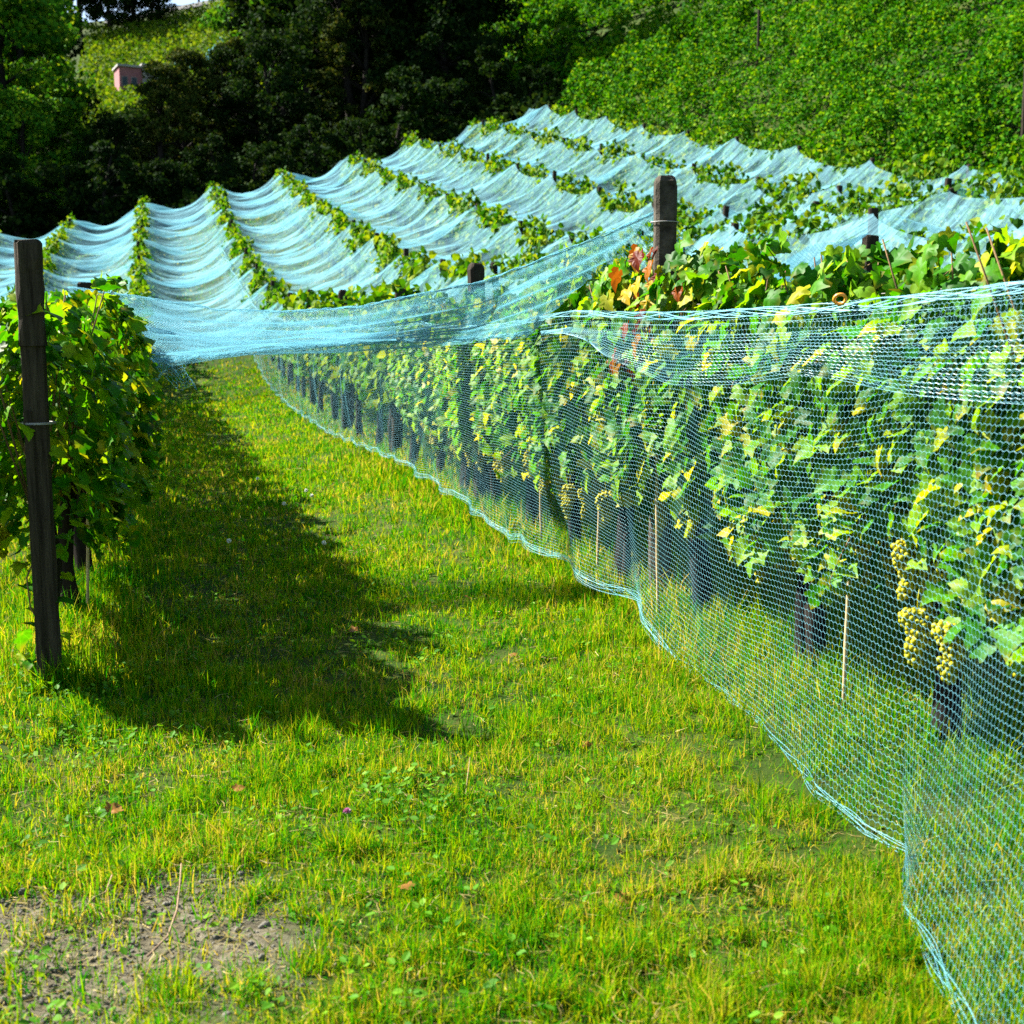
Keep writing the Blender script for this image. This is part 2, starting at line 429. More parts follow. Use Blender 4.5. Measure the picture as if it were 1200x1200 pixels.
# far blue-green ridge behind everything
rx = np.linspace(-420, 60, 60); rt = np.linspace(0, 1, 14)
RX, RT = np.meshgrid(rx, rt, indexing='ij')
prof = 330 * np.exp(-((RX + 190) / 105) ** 2) + 14 * vnoise(RX / 14 + 60, RT * 6 + 9, 5)
RV = np.stack([RX, 1050 + 500 * RT, prof * np.sin(np.clip(RT * 1.6, 0, 1.6)) - 20], -1).reshape(-1, 3)
ii = (np.arange(59)[:, None] * 14 + np.arange(13)[None]).ravel()
tag(link("distant_hill", mesh("distant_hill", RV, np.stack([ii, ii + 14, ii + 15, ii + 1], -1), plain("hill_forest", (.008, .02, .03), (.02, .04, .05), .05, 1, 0, .05), True)), kind="structure")

# grey road along the crest of the far slope
rd = []
for x in np.linspace(-6, 16, 12):
    for off in (0, 3.2):
        y = 196 + off + .05 * x
        rd.append((x, y, G1(x, y) + .12 + (.0 if off else .0)))
rd = np.array(rd); q = np.arange(11) * 2
tag(link("road", mesh("road", rd, np.stack([q, q + 2, q + 3, q + 1], -1), plain("asphalt", (.05, .05, .05), (.08, .08, .08), 3, .9, .1), True)), kind="structure")

# ------------------------------------------------------------------ leaf templates
def grape_leaf(fold, droop, twist):
    half = [(.0, -.02), (.14, -.20), (.36, -.16), (.47, .02), (.38, .10), (.60, .26), (.57, .40), (.36, .44), (.33, .60), (.22, .74), (.0, 1.0)]
    pts = half + [(-x, y) for x, y in half[-2:0:-1]]
    pts = np.array(pts); n = len(pts)
    P = np.concatenate([[(0, .30)], (pts - (0, .30)) * .55 + (0, .30), pts])
    x, y = P[:, 0], P[:, 1]
    z = fold * np.abs(x) - droop * (y - .2) ** 2 + twist * x * y + .05 * np.sin(9 * x + 5 * y) - .25 * np.abs(x) ** 2.2
    V = np.stack([x, y - .05, z], -1)
    F = np.array([(0, 1 + i, 1 + (i + 1) % n) for i in range(n)])
    Q = np.array([(1 + i, 1 + n + i, 1 + n + (i + 1) % n, 1 + (i + 1) % n) for i in range(n)])
    return V, [F, Q]
LEAFS = [grape_leaf(.30, .25, .2), grape_leaf(.12, .45, -.3), grape_leaf(-.22, .35, .1), grape_leaf(.45, .15, -.1), grape_leaf(.05, -.25, .4)]
def far_leaf(fold):
    V = np.array([(0, -.1, 0), (.42, .1, fold), (.40, .5, fold), (0, .95, -.12), (-.40, .5, fold), (-.42, .1, fold), (0, .4, .0)])
    F = np.array([(0, 1, 2, 6), (6, 2, 3, 3), (0, 6, 4, 5), (6, 3, 4, 4)])
    return V, [np.array([(0, 1, 2, 6), (0, 6, 4, 5)]), np.array([(6, 2, 3), (6, 3, 4)])]
FLEAFS = [far_leaf(.15), far_leaf(-.12), far_leaf(.3)]
QLEAF = (np.array([(0, -.5, 0), (.4, 0, .1), (0, .5, 0), (-.4, 0, .1)]), np.array([(0, 1, 2, 3)]))

def orient(tip, nor):
    tip = tip / (np.linalg.norm(tip, axis=1, keepdims=True) + 1e-9)
    nor = nor - (nor * tip).sum(1, keepdims=True) * tip
    nor /= np.linalg.norm(nor, axis=1, keepdims=True) + 1e-9
    return np.stack([np.cross(tip, nor), tip, nor], -1)          # columns x,y,z

def scatter(mb, tmpl, pos, rot, size, mi=0):
    V, F = tmpl
    F = [F] if isinstance(F, np.ndarray) else F
    P = np.einsum('nij,vj->nvi', rot, V) * size[:, None, None] + pos[:, None]
    n, v = len(pos), len(V)
    off = (np.arange(n) * v)[:, None, None]
    mb.add(P.reshape(-1, 3), [(f[None] + off).reshape(-1, f.shape[1]) for f in F], mi, np.tile(V[:, :2], (n, 1)).astype(np.float32))

def rnd_rot(n):
    return orient(rng.normal(size=(n, 3)), rng.normal(size=(n, 3)))

# ------------------------------------------------------------------ vines
def leaf_cloud(n, zlo, zhi, half, wid):
    y = rng.uniform(-half, half, n)
    t = rng.beta(1.3, 1.2, n)
    z = zlo + (zhi - zlo) * t + .12 * np.sin(y * 7 + rng.uniform(0, 6))
    w = wid * (.45 + 1.1 * np.sin(np.pi * np.clip(t * .85 + .12, 0, 1))) * (.75 + .5 * vnoise(y * 4 + 20, z * 4 + 20, int(rng.integers(1, 999))))
    s = np.where(rng.random(n) < .5, -1., 1.)
    d = np.where(rng.random(n) < .7, rng.uniform(.7, 1.1, n), rng.uniform(0, .8, n))
    x = s * np.minimum(w * d, .37 + .03 * rng.random(n))
    pos = np.stack([x, y, z], -1)
    nor = np.stack([s * rng.uniform(.3, 1.2, n), rng.normal(0, .45, n), rng.uniform(-.1, 1.1, n)], -1)
    tip = np.stack([s * rng.uniform(-.1, .8, n), rng.normal(0, .55, n), rng.uniform(-1.2, .15, n)], -1)
    return pos, nor, tip

def near_foliage(seed, n=1400, red=False):
    global rng
    rng = np.random.default_rng(seed)
    mb = MB()
    pos, nor, tip = leaf_cloud(n, .60, 1.72, .68, .33)
    size = rng.uniform(.06, .108, n)
    # shoots standing above the top wire and hanging below
    shoots = []
    for k in range(7):
        up = k < 4
        y0 = rng.uniform(-.6, .6); x0 = rng.uniform(-.2, .2)
        L = rng.uniform(.16, .36) if up else rng.uniform(.2, .4)
        b = np.array([x0, y0, 1.60 if up else .95]) + (0 if up else np.array([np.sign(x0) * .12, 0, 0]))
        d = np.array([rng.normal(0, .35), rng.normal(0, .5), 1 if up else -1.])
        tt = np.linspace(0, 1, 6)[:, None]
        pl = b + d * L * tt + np.array([rng.normal(0, .08), rng.normal(0, .1), -.05]) * tt ** 2
        shoots.append(pl)
        m = 15
        q = pl[rng.integers(0, 6, m)]
        pos = np.concatenate([pos, q + rng.normal(0, .03, (m, 3))])
        nor = np.concatenate([nor, np.stack([rng.normal(0, .7, m), rng.normal(0, .7, m), rng.uniform(.2, 1, m)], -1)])
        tip = np.concatenate([tip, np.stack([rng.normal(0, .8, m), rng.normal(0, .8, m), rng.uniform(-.8, .3, m)], -1)])
        size = np.concatenate([size, rng.uniform(.06, .115, m)])
    which = rng.integers(0, len(LEAFS), len(pos))
    for k, t in enumerate(LEAFS):
        s = which == k
        scatter(mb, t, pos[s], orient(tip[s], nor[s]), size[s])
    fol = mb.mesh("foliage", VINE, True, True)
    cb = MB()
    for pl in shoots: cb.add(*tube(pl, np.linspace(.0045, .002, 6), 5))
    for s in (-1, 1):                                            # arms along the lower wire and canes rising
        t = np.linspace(0, 1, 7)
        cb.add(*tube(np.stack([.03 * np.sin(t * 5), s * .58 * t, .74 + .10 * np.sin(t * 3)], -1), np.linspace(.014, .008, 7), 6))
    for k in range(7):
        y0 = rng.uniform(-.55, .55); t = np.linspace(0, 1, 6)
        cb.add(*tube(np.stack([rng.normal(0, .2) * t, y0 + rng.normal(0, .12) * t, .8 + 1.0 * t], -1), np.linspace(.006, .003, 6), 5))
    cane = cb.mesh("cane", CANE, True)
    reds = None
    if red:
        m = 46; rb = MB()
        y = rng.normal(.1, .25, m); s = np.where(rng.random(m) < .8, -1., 1.)
        pos = np.stack([s * rng.uniform(.2, .42, m), y, rng.uniform(1.25, 1.95, m)], -1)
        R_ = orient(np.stack([s * .3, rng.normal(0, .5, m), -np.ones(m)], -1), np.stack([s, rng.normal(0, .5, m), .5 * np.ones(m)], -1))
        scatter(rb, LEAFS[0], pos, R_, rng.uniform(.08, .12, m)); reds = rb.mesh("red_leaves", REDLEAF)
    return fol, cane, reds

def trunk_mesh(seed, fork=False):
    global rng
    rng = np.random.default_rng(seed)
    mb = MB()
    t = np.linspace(0, 1, 9)
    def stem(y0, lean, r):
        P = np.stack([.03 * np.sin(t * 4 + seed), y0 * (1 - .7 * t) + lean * t + .03 * np.sin(t * 6 + seed), -.04 + .86 * t], -1)
        mb.add(*tube(P, r * (1.25 - .5 * t + .12 * np.sin(t * 11 + seed)), 9, True, .10))
    if fork:
        stem(-.055, -.02, .040); stem(.075, .03, .036)
    else:
        stem(0, rng.normal(0, .05), rng.uniform(.035, .055))
        if rng.random() < .6: stem(.05, rng.normal(.1, .05), .025)
    return mb.mesh("trunk", BARK, True)

def ico():
    p = (1 + 5 ** .5) / 2
    V = np.array([(-1, p, 0), (1, p, 0), (-1, -p, 0), (1, -p, 0), (0, -1, p), (0, 1, p), (0, -1, -p), (0, 1, -p), (p, 0, -1), (p, 0, 1), (-p, 0, -1), (-p, 0, 1)], float)
    V /= np.linalg.norm(V[0])
    F = [(0, 11, 5), (0, 5, 1), (0, 1, 7), (0, 7, 10), (0, 10, 11), (1, 5, 9), (5, 11, 4), (11, 10, 2), (10, 7, 6), (7, 1, 8), (3, 9, 4), (3, 4, 2), (3, 2, 6), (3, 6, 8), (3, 8, 9), (4, 9, 5), (2, 4, 11), (6, 2, 10), (8, 6, 7), (9, 8, 1)]
    Vl = list(V); mid = {}
    def m(a, b):
        k = (min(a, b), max(a, b))
        if k not in mid:
            v = Vl[a] + Vl[b]; Vl.append(v / np.linalg.norm(v)); mid[k] = len(Vl) - 1
        return mid[k]
    F2 = []
    for a, b, c in F:
        x, y, z = m(a, b), m(b, c), m(c, a); F2 += [(a, x, z), (b, y, x), (c, z, y), (x, y, z)]
    return np.array(Vl), np.array(F2)
ICO = ico()

def bunch_mesh(seed, L=.19):
    global rng
    rng = np.random.default_rng(seed)
    mb = MB(); P = []
    for k in range(2500):
        t = rng.random(); rad = (.050 - .005 * (seed % 3)) * (1 - .70 * t ** 1.3) * (1 if t > .08 else .6) * math.sqrt(rng.random())
        a = rng.uniform(0, 6.283); p = np.array([rad * math.cos(a) + .012 * math.sin(t * 9 + seed), rad * math.sin(a), -L * t])
        if all(((p - q) ** 2).sum() > .0125 ** 2 for q in P): P.append(p)
        if len(P) > 150: break
    P = np.array(P)
    scatter(mb, ICO, P, rnd_rot(len(P)), rng.uniform(.0082, .0105, len(P)))
    mb.add(*tube([(0, 0, .07), (.004, 0, .03), (0, 0, -L * .8)], .0022, 5))
    return mb.mesh("grape_bunch", GRAPE, True)
BUNCH = [bunch_mesh(50 + i, .15 + .02 * i) for i in range(4)]
NEARF = [near_foliage(100 + i) for i in range(7)]
REDF = near_foliage(131, red=True)
TRUNK = [trunk_mesh(200 + i) for i in range(5)]
FORK = trunk_mesh(211, True)

def mid_foliage(seed, n, lo, hi, sz, mat=None, withtrunk=False, half=.8, wid=.26):
    global rng
    rng = np.random.default_rng(seed)
    mb = MB()
    pos, nor, tip = leaf_cloud(n, lo, hi, half, wid)
    # uneven upright shoots on top
    m = n // 9
    k = rng.integers(0, 5, m); cy_ = rng.uniform(-half, half, 5)[k]
    pos = np.concatenate([pos, np.stack([rng.normal(0, .12, m), cy_ + rng.normal(0, .07, m), hi + rng.uniform(-.1, .28, m)], -1)])
    nor = np.concatenate([nor, rng.normal(size=(m, 3)) + (0, 0, .5)]); tip = np.concatenate([tip, rng.normal(size=(m, 3)) - (0, 0, .4)])
    which = rng.integers(0, 3, len(pos)); size = rng.uniform(.75, 1.25, len(pos)) * sz
    for k, t in enumerate(FLEAFS):
        s = which == k
        scatter(mb, t, pos[s], orient(tip[s], nor[s]), size[s])
    if withtrunk:
        t = np.linspace(0, 1, 5)
        mb.add(*tube(np.stack([.02 * np.sin(t * 5), .04 * np.sin(t * 4), -.1 + 1.1 * t], -1), .045 - .015 * t, 6), 1)
    return mb.mesh("foliage" if not withtrunk else "grape_vine", [mat or VINEF] + ([BARK] if withtrunk else []))
MIDF = [mid_foliage(300 + i, 420, .75, 1.72, .13) for i in range(5)]
FARF = [mid_foliage(320 + i, 230, .70, 1.66, .17, None, True, .82, .23) for i in range(6)]
rng = np.random.default_rng(11)

ROWX = lambda i: -.55 + 3.27 * i if i != 1 else 2.76
ROWS = range(-2, 7)
FRONT = {-2: 57, -1: 24, 0: 6.55, 1: 2.82, 2: 7.6, 3: 11.6, 4: 15.5, 5: 19.8, 6: 23.5}
POST0 = {-2: 6.2, -1: 6.2, 0: 6.3, 1: 6.75, 2: 5.7, 3: 6.74, 4: 5.6, 5: 6.3, 6: 5.9}
BAY = 4.38
ROWNAME = {-2: "leftmost far row", -1: "row left of the dark head post", 0: "row headed by the dark left post",
           1: "netted row along the grass lane", 2: "next row behind the round-topped post", 3: "second row behind the round-topped post",
           4: "third row behind the round-topped post", 5: "fourth row behind the round-topped post", 6: "topmost netted row under the open hillside"}

def put_vine(i, y, k):
    x = ROWX(i) + float(rng.normal(0, .03)); z = G1(ROWX(i), y)
    rz = math.pi * int(rng.integers(0, 2)) + float(rng.normal(0, .06))
    bay = ((y - POST0[i]) / BAY) % 1
    if y < 13.5 and i in (0, 1):
        o = link("grape_vine", None, None, (x, y, z), rz if not (i == 1 and abs(y - 5.95) < .7) else 0)
        red = i == 1 and 5.4 < y < 6.4
        fol, cane, reds = REDF if red else NEARF[int(rng.integers(0, 7))]
        link("foliage", fol, o, (0, 0, .14) if i == 0 else None, 0, (1.0 if i == 1 else .95 if k == 0 else 1.12, 1, .88 if i == 0 and k == 0 else .94 if i == 0 else 1.07 if i == 1 and 5.8 < y < 8 else 1)); link("canes", cane, o)
        if red: link("red_leaves", reds, o)
        link("trunk", FORK if (i == 1 and abs(y - 5.08) < .3) else TRUNK[int(rng.integers(0, 5))], o)
        nb = (12 if y < 4.6 else 8) if i == 1 else 3
        for b in range(nb):
            sx = (-1 if rz < 1 else 1) if rng.random() < .75 else (1 if rz < 1 else -1)
            link("grape_bunch", BUNCH[int(rng.integers(0, 4))], o, (sx * rng.uniform(.12, .33), rng.uniform(-.5, .5), rng.uniform(.52, .85)), rng.uniform(0, 6), float(rng.uniform(.85, 1.15)))
    elif y < 24:
        o = link("grape_vine", None, None, (x, y, z), rz)
        s = (1.0 if y > 16 or i < 2 else .80) + .07 * math.sin(math.pi * bay)
        link("foliage", MIDF[int(rng.integers(0, 5))], o, None, 0, (1, 1, s)); link("trunk", TRUNK[int(rng.integers(0, 5))], o)
    else:
        o = link("grape_vine", FARF[int(rng.integers(0, 6))], None, (x, y, z), rz, (1.0, 1.0, (.91 + .20 * math.sin(math.pi * bay)) * float(rng.uniform(.95, 1.06))))
    where = ordinal(k + 1)
    if i == 0 and k == 0: lab = "dark shaded vine hanging beside the dark left head post"
    elif i == 1 and 5.4 < y < 6.4: lab = "vine with red and brown leaves beneath the round-topped post"
    elif i == 1 and abs(y - 5.08) < .3: lab = "vine on a forked dark trunk behind the near blue net"
    else: lab = f"leafy vine, {where} from the near end of the {ROWNAME[i]}"
    tag(o, lab, "grapevine", "grapevines trained along the rows")

for i in ROWS:
    k = 0; y = FRONT[i]
    ylast = {0: 66.5, 6: 63}.get(i, 65.5)
    while y < ylast:
        if i == 1 and y < 13.5: step = 1.13
        elif i == 0 and y < 13.5: step = 1.2
        else: step = 1.46
        yy = {0: None}.get(9, y)
        put_vine(i, y, k); k += 1
        y += step

# trailing sprigs on the dark left post's foot
sp = MB(); m = 34
pos = np.stack([-.55 + rng.normal(0, .07, m), 6.22 + rng.normal(0, .07, m), rng.uniform(.05, .85, m)], -1)
dirs = rng.normal(size=(m, 3)) * (1, 1, .4); dirs[:, 1] -= .7
for k in range(5):
    s = np.arange(m) % 5 == k
    scatter(sp, LEAFS[k], pos[s], orient(dirs[s] - (0, 0, .5), dirs[s] + (0, 0, .6)), rng.uniform(.06, .11, s.sum()))
t = np.linspace(0, 1, 8)
spr = link("climbing_sprig", None, None, (0, -.16, 0))
link("leaves", sp.mesh("leaves", VINE, True, True), spr)
cs = MB().add(*tube(np.stack([-.56 + .05 * np.sin(t * 9), 6.16 + .04 * np.cos(t * 8), .9 * t], -1), .004, 5))
link("stem", cs.mesh("stem", CANE, True), spr)
tag(spr, "young vine sprig climbing the foot of the dark left post", "sprig")

# ------------------------------------------------------------------ posts
def post_mesh(h, w, d, mat, round_top=False, seed=0):
    r = np.random.default_rng(seed)
    c = w * .16
    sec = np.array([(-w / 2 + c, -d / 2), (w / 2 - c, -d / 2), (w / 2, -d / 2 + c), (w / 2, d / 2 - c), (w / 2 - c, d / 2), (-w / 2 + c, d / 2), (-w / 2, d / 2 - c), (-w / 2, -d / 2 + c)])
    zs = np.concatenate([np.linspace(-.3, h - .06, 12), [h - .03, h - .008, h]]) if round_top else np.concatenate([np.linspace(-.3, h - .012, 12), [h]])
    sc = np.ones(len(zs))
    if round_top: sc[-3:] = (.93, .78, .55)
    else: sc[-1] = .9
    V = np.concatenate([np.column_stack([sec * s + r.normal(0, .0025, (8, 2)), np.full(8, z) + (r.normal(0, .005, 8) if z > h - .01 else 0)]) for z, s in zip(zs, sc)])
    n = len(zs); i = np.arange(n - 1)[:, None] * 8; j = np.arange(8)[None]; j2 = (j + 1) % 8
    return V, [np.stack([i + j, i + j2, i + 8 + j2, i + 8 + j], -1).reshape(-1, 4), (np.arange(8) + (n - 1) * 8)[None]]

def ring(r, tube_r, n=18, squash=1.0):
    a = np.linspace(0, 2 * np.pi, n + 1)
    return tube(np.stack([r * np.cos(a), r * squash * np.sin(a), 0 * a], -1), tube_r, 6, False)

# dark head post of the left row: thicker cap length over a slimmer shaft, wire round it
pA = link("vineyard_post", None, None, (-.525, 6.0, 0)); pA.rotation_euler = (0, R(-.35), R(9))
link("shaft", MB().add(*post_mesh(1.62, .098, .092, WOODP, seed=1)).mesh("shaft", WOODP), pA)
V, F = post_mesh(.43, .112, .105, CONC, seed=2); V[:, 2] = np.clip(V[:, 2], -.02, 9) + 1.56
link("cap_length", MB().add(V, F).mesh("cap_length", WOODP), pA)
V, F = box(-.058, -.024, -.056, -.0455, -.05, 1.26)
link("batten", MB().add(V, F).mesh("batten", WOODP), pA)
wt = MB()
for zz in (1.20, 1.205):
    V, F = ring(.078, .0025, 18, .95); V[:, 2] += zz; wt.add(V, F)
link("wire_tie", wt.mesh("wire_tie", WIRE, True), pA)
tag(pA, "dark square wooden post standing at the head of the left row", "post", "posts of the vine rows")
# pale concrete post of the lane row
pB = link("vineyard_post", None, None, (2.72, 6.75, 0)); pB.rotation_euler = (0, 0, R(-12))
link("shaft", MB().add(*post_mesh(2.47, .118, .11, CONC, True, 3)).mesh("shaft", CONC, False), pB)
wt = MB()
for zz in (2.22, 1.66):
    V, F = ring(.078, .003, 18, .95); V[:, 2] += zz; wt.add(V, F)
link("wire_tie", wt.mesh("wire_tie", WIRE, True), pB)
tag(pB, "tall weathered concrete post with rounded top rising above the lane row", "post", "posts of the vine rows")
PM = [MB().add(*post_mesh(2.0, .12, .11, DARKP, False, 10 + s)).mesh("vineyard_post", DARKP) for s in range(3)]
PMT = MB().add(*post_mesh(2.14, .13, .12, CONC, True, 20)).mesh("vineyard_post", DARKP)
POSTS = {}
for i in ROWS:
    y = POST0[i]; k = 0; POSTS[i] = []
    while y < 66:
        POSTS[i].append(y)
        if not (i in (0, 1) and k == 0) and y > FRONT[i] - 4:
            tall = i == 1 and y < 26
            o = link("vineyard_post", PMT if tall else PM[int(rng.integers(0, 3))], None, (ROWX(i), y, G1(ROWX(i), y)), rng.uniform(-.2, .2), (1, 1, 1 if tall else float(rng.uniform(.97, 1.03))))
            o.rotation_euler[0] = float(rng.normal(0, .02)); o.rotation_euler[1] = float(rng.normal(0, .02))
            tag(o, f"short dark post top, {ordinal(k + 1)} post back in the {ROWNAME[i]}", "post", "posts of the vine rows")
        k += 1; y += BAY

# trellis wires of the two near rows
for (i, z, y0, y1, lab) in [(0, 1.20, 6.2, 30, "thin steel wire tied to the dark left post at chest height"), (0, 1.68, 6.2, 30, "thin steel wire running under the top leaves of the left row"),
                            (1, 1.66, 1.8, 30, "thin steel wire along the top of the netted lane row"), (1, .80, 1.8, 30, "thin steel wire carrying the trunks of the netted lane row")]:
    yy = np.linspace(y0, y1, 40)
    P = np.stack([np.full(40, ROWX(i) - .03), yy, G(np.full(40, ROWX(i)), yy) + z - .02 * np.abs(np.sin((yy - POST0[i]) / BAY * np.pi))], -1)
    tag(link("trellis_wire", MB().add(*tube(P, .0018, 5)).mesh("trellis_wire", WIRE, True)), lab, "wire", "trellis wires")

# bamboo stakes
for (x, y, h, ln, lab) in [(2.60, 4.47, 1.05, .02, "pale bamboo stake standing right of the forked trunk"), (2.52, 6.25, 1.2, -.03, "pale bamboo stake between dark trunks below the round-topped post"),
                           (2.60, 7.5, 1.0, .03, "thin stake beside a trunk just beyond the round-topped post"), (2.60, 8.7, 1.0, -.02, "thin stake furthest back behind the near net"),
                           (-.45, 7.55, .9, .04, "thin stake leaning on the first trunk of the left row")]:
    t = np.linspace(0, 1, 9)
    P = np.stack([x + ln * t, y + .01 * np.sin(t * 3), -.05 + (h + .05) * t], -1)
    tag(link("bamboo_stake", MB().add(*tube(P, .0085 + .0015 * (np.arange(9) % 2), 7)).mesh("bamboo_stake", BAMBOO, True)), lab, "stake", "vine support stakes")

# ------------------------------------------------------------------ nets: near ones are real threads
def hexnet(surf, nu, nv, r_h, r_v, zig=.32):
    """surf(u,v)->(...,3), u along, v up; u,v in cell units -> brick-like netting"""
    k = np.arange(2 * nu + 1); j = np.arange(nv + 1)
    K, J = np.meshgrid(k, j)
    off = zig * np.where((K + J) % 2 == 0, .5, -.5)
    P = surf(K / (2. * nu), np.clip((J + off) / nv, 0, 1))
    V1, F1 = threads(P, r_h)
    a = P[:-1][((K + J)[:-1] % 2) == 0]; b = P[1:][((K + J)[:-1] % 2) == 0]
    V2, F2 = threads(np.stack([a, b], 1), r_v)
    return MB().add(V1, F1).add(V2, F2)

hem = np.array([(1.35, 1.2, .01), (1.50, 1.9, .01), (1.68, 2.39, .01), (1.80, 2.78, .015), (2.05, 3.13, .015), (2.0, 3.30, .015), (2.01, 3.63, .02), (2.13, 4.05, .015), (2.20, 4.35, .01), (2.24, 4.8, .015), (2.275, 5.35, .01), (2.28, 5.6, .05), (2.27, 5.84, .12), (2.30, 5.98, .20), (2.30, 6.62, .19), (2.28, 7.4, .24), (2.30, 8.4, .18), (2.30, 10, .28), (2.3, 12.65, .37), (2.3, 15, .33), (2.3, 19, .30), (2.3, 25, .45), (2.3, 30, .8), (2.3, 48, 3.6)])
def hem_at(y):
    o = np.stack([np.interp(y, hem[:, 1], hem[:, c]) for c in range(3)], -1)
    return o
def face(u, v):
    y = 1.2 + 46 * u ** 1.45
    h = hem_at(y)
    h0 = sum(hem_at(y + d_) for d_ in np.linspace(-.9, .9, 9)) / 9
    h = h0 + (h - h0) * np.clip(1 - v / .3, 0, 1)[..., None] ** 1.5
    hw = (1 - v) ** 6
    h[..., 2] += .035 * (y < 6)
    h[..., 0] += hw * (.022 * np.sin(y * 5.1 + 1.3) + .018 * np.sin(y * 11.7)) * (.15 + .85 * (y > 6)); h[..., 2] += .02 * (1 + np.sin(y * 6.3 + .5)) * (y > 6) * hw
    top = np.stack([np.full_like(y, 2.2) + .025 * np.sin(y * 2.3), y, G(np.full_like(y, 2.7), y) + 1.635 - .05 * np.abs(np.sin((y - 6.75) / BAY * np.pi))], -1)
    vv = v ** .92
    P = h * (1 - vv)[..., None] + top * vv[..., None]
    P[..., 1] = y + .10 * np.sin(y * 1.7) * v * (1 - v)
    # slack: billows outward low down, folds fade upward
    P[..., 0] += -.05 * np.sin(np.pi * v) * (1 + .6 * np.sin(y * 1.35)) + .02 * np.sin(y * 2.2 + 5 * v) * np.sin(np.pi * np.clip(v, 0, 1)) 
    P[..., 2] += .012 * np.sin(y * 3.1 + v * 7) * np.sin(np.pi * v)
    w_ = np.sin(np.pi * np.clip(v, 0, 1)) ** .7
    P[..., 0] += .055 * w_ * (vnoise(y * 1.7 + 40, v * 3.5 + 9, 81) - .5) + .03 * w_ * (vnoise(y * 4.5 + 40, v * 7 + 9, 82) - .5)
    P[..., 2] += .050 * w_ * (vnoise(y * 2.1 + 40, v * 4 + 9, 83) - .5)
    P[..., 1] += .055 * w_ * (vnoise(y * 2.4 + 40, v * 3 + 9, 84) - .5)
    return P
net1 = link("bird_net", None, None, (0, 0, 0))
link("mesh_panel", hexnet(face, 980, 76, .00046, .00022, .24).mesh("mesh_panel", THREAD, False), net1)
# gathered hem: a bundle of strands wandering along the lower edge
u = np.linspace(0, 1, 900)
strands = []
r9 = np.random.default_rng(5)
for k in range(6):
    v = np.clip(.010 + .010 * np.sin(u * r9.uniform(60, 200) + r9.uniform(0, 6)) + .012 * k / 9, 0, 1)
    P = face(u, v); P[:, 0] += .008 * np.sin(u * r9.uniform(150, 420) + k); P[:, 2] += .006 + .006 * np.sin(u * r9.uniform(150, 420))
    strands.append(P)
V, F = threads(np.array(strands), .0009)
link("gathered_hem", MB().add(V, F).mesh("gathered_hem", THREAD, False), net1)
strands = []
for k in range(8):
    v = np.clip(1 - .010 - .010 * np.sin(u * r9.uniform(60, 200) + r9.uniform(0, 6)) - .004 * k / 9, 0, 1)
    P = face(u, v); P[:, 0] -= .004 + .006 * np.sin(u * r9.uniform(150, 420) + k)
    strands.append(P)
V, F = threads(np.array(strands), .0013)
link("top_cord", MB().add(V, F).mesh("top_cord", THREAD, False), net1)
tag(net1, "pale blue bird net hung from wire to grass along the lane row", "net")

# doubled flap folded over the top wire of the near part
def flap(u, v):
    y = 1.3 + 5.9 * u
    drop = .16 + .10 * np.abs(np.sin((y - 1.3) * 1.15)) * (1 - .5 * u)
    drop = drop * (.12 + .88 * smooth01((1 - u) / .35))
    top = 1.645 - .05 * np.abs(np.sin((y - 6.75) / BAY * np.pi))
    return np.stack([2.155 - .03 * np.sin(v * 3) + .02 * np.sin(y * 7 + v * 4), y + .03 * np.sin(v * 6), top - drop * (1 - v) + .03 * (v > .97)], -1)
fl = link("bird_net", hexnet(flap, 190, 16, .0006, .0003, .24).mesh("bird_net", THREAD, False))
tag(fl, "loose flap of blue net folded double over the right-hand top wire", "net")

# net slung across the lane from the left row to the concrete post
fu = np.array([0, .13, .28, .42, .57, .75, .93, 1]); 
FX = np.array([-.621, -.169, .385, .805, 1.215, 1.895, 2.484, 2.70]); FY = np.array([9.8, 9.41, 8.96, 8.54, 8.09, 7.55, 7.01, 6.80]); FZ = np.array([1.965, 1.894, 1.793, 1.768, 1.790, 1.932, 2.181, 2.29])
LX = np.array([-.32, -.09, .28, .74, 1.23, 1.80, 2.10, 2.2]); LY = np.array([8.2, 8.1, 8.0, 7.9, 7.8, 7.7, 7.7, 7.6]); LZ = np.array([1.40, 1.44, 1.478, 1.53, 1.567, 1.578, 1.60, 1.62])
def sling(u, v):
    ip = lambda A: np.interp(u, fu, A)
    fr = np.stack([ip(FX), ip(FY), ip(FZ)], -1)
    lo = np.stack([ip(LX), ip(LY), ip(LZ)], -1)
    P = lo * (1 - v)[..., None] + fr * v[..., None]
    s = np.sin(np.pi * v)
    P[..., 2] += -.07 * s * np.sin(np.pi * u) + .018 * np.sin(v * 17 + u * 5) * (1 - u * .6) * s + .012 * np.sin(v * 31 - u * 9) * s
    P[..., 1] += .03 * np.sin(u * 14 + v * 3) * s
    return P
sl = link("bird_net", None, None, (0, 0, 0))
def sling2(u, v):
    P = sling(u, np.clip(v * .96 + .015 * np.sin(u * 11), 0, 1)); P[..., 2] -= .03 + .015 * np.sin(u * 13 + v * 6); P[..., 1] += .02; return P
def sling3(u, v):
    P = sling(u, np.clip(v * .62 + .02 + .03 * np.sin(u * 7), 0, 1)); P[..., 2] += .02 + .015 * np.sin(u * 17 + v * 9); P[..., 1] -= .03; return P
sb = hexnet(sling, 170, 120, .0009, .0005)
for f_, a_, b_ in ((lambda u, v: sling2(u * .78, v), 130, 100), (lambda u, v: sling3(u * .62, v), 110, 90)):
    h_ = hexnet(f_, a_, b_, .0009, .0006)
    sb.add(np.concatenate(h_.v), list(h_.f))
link("mesh_panel", sb.mesh("mesh_panel", MILKY, False), sl)
u2 = np.linspace(0, 1, 200)
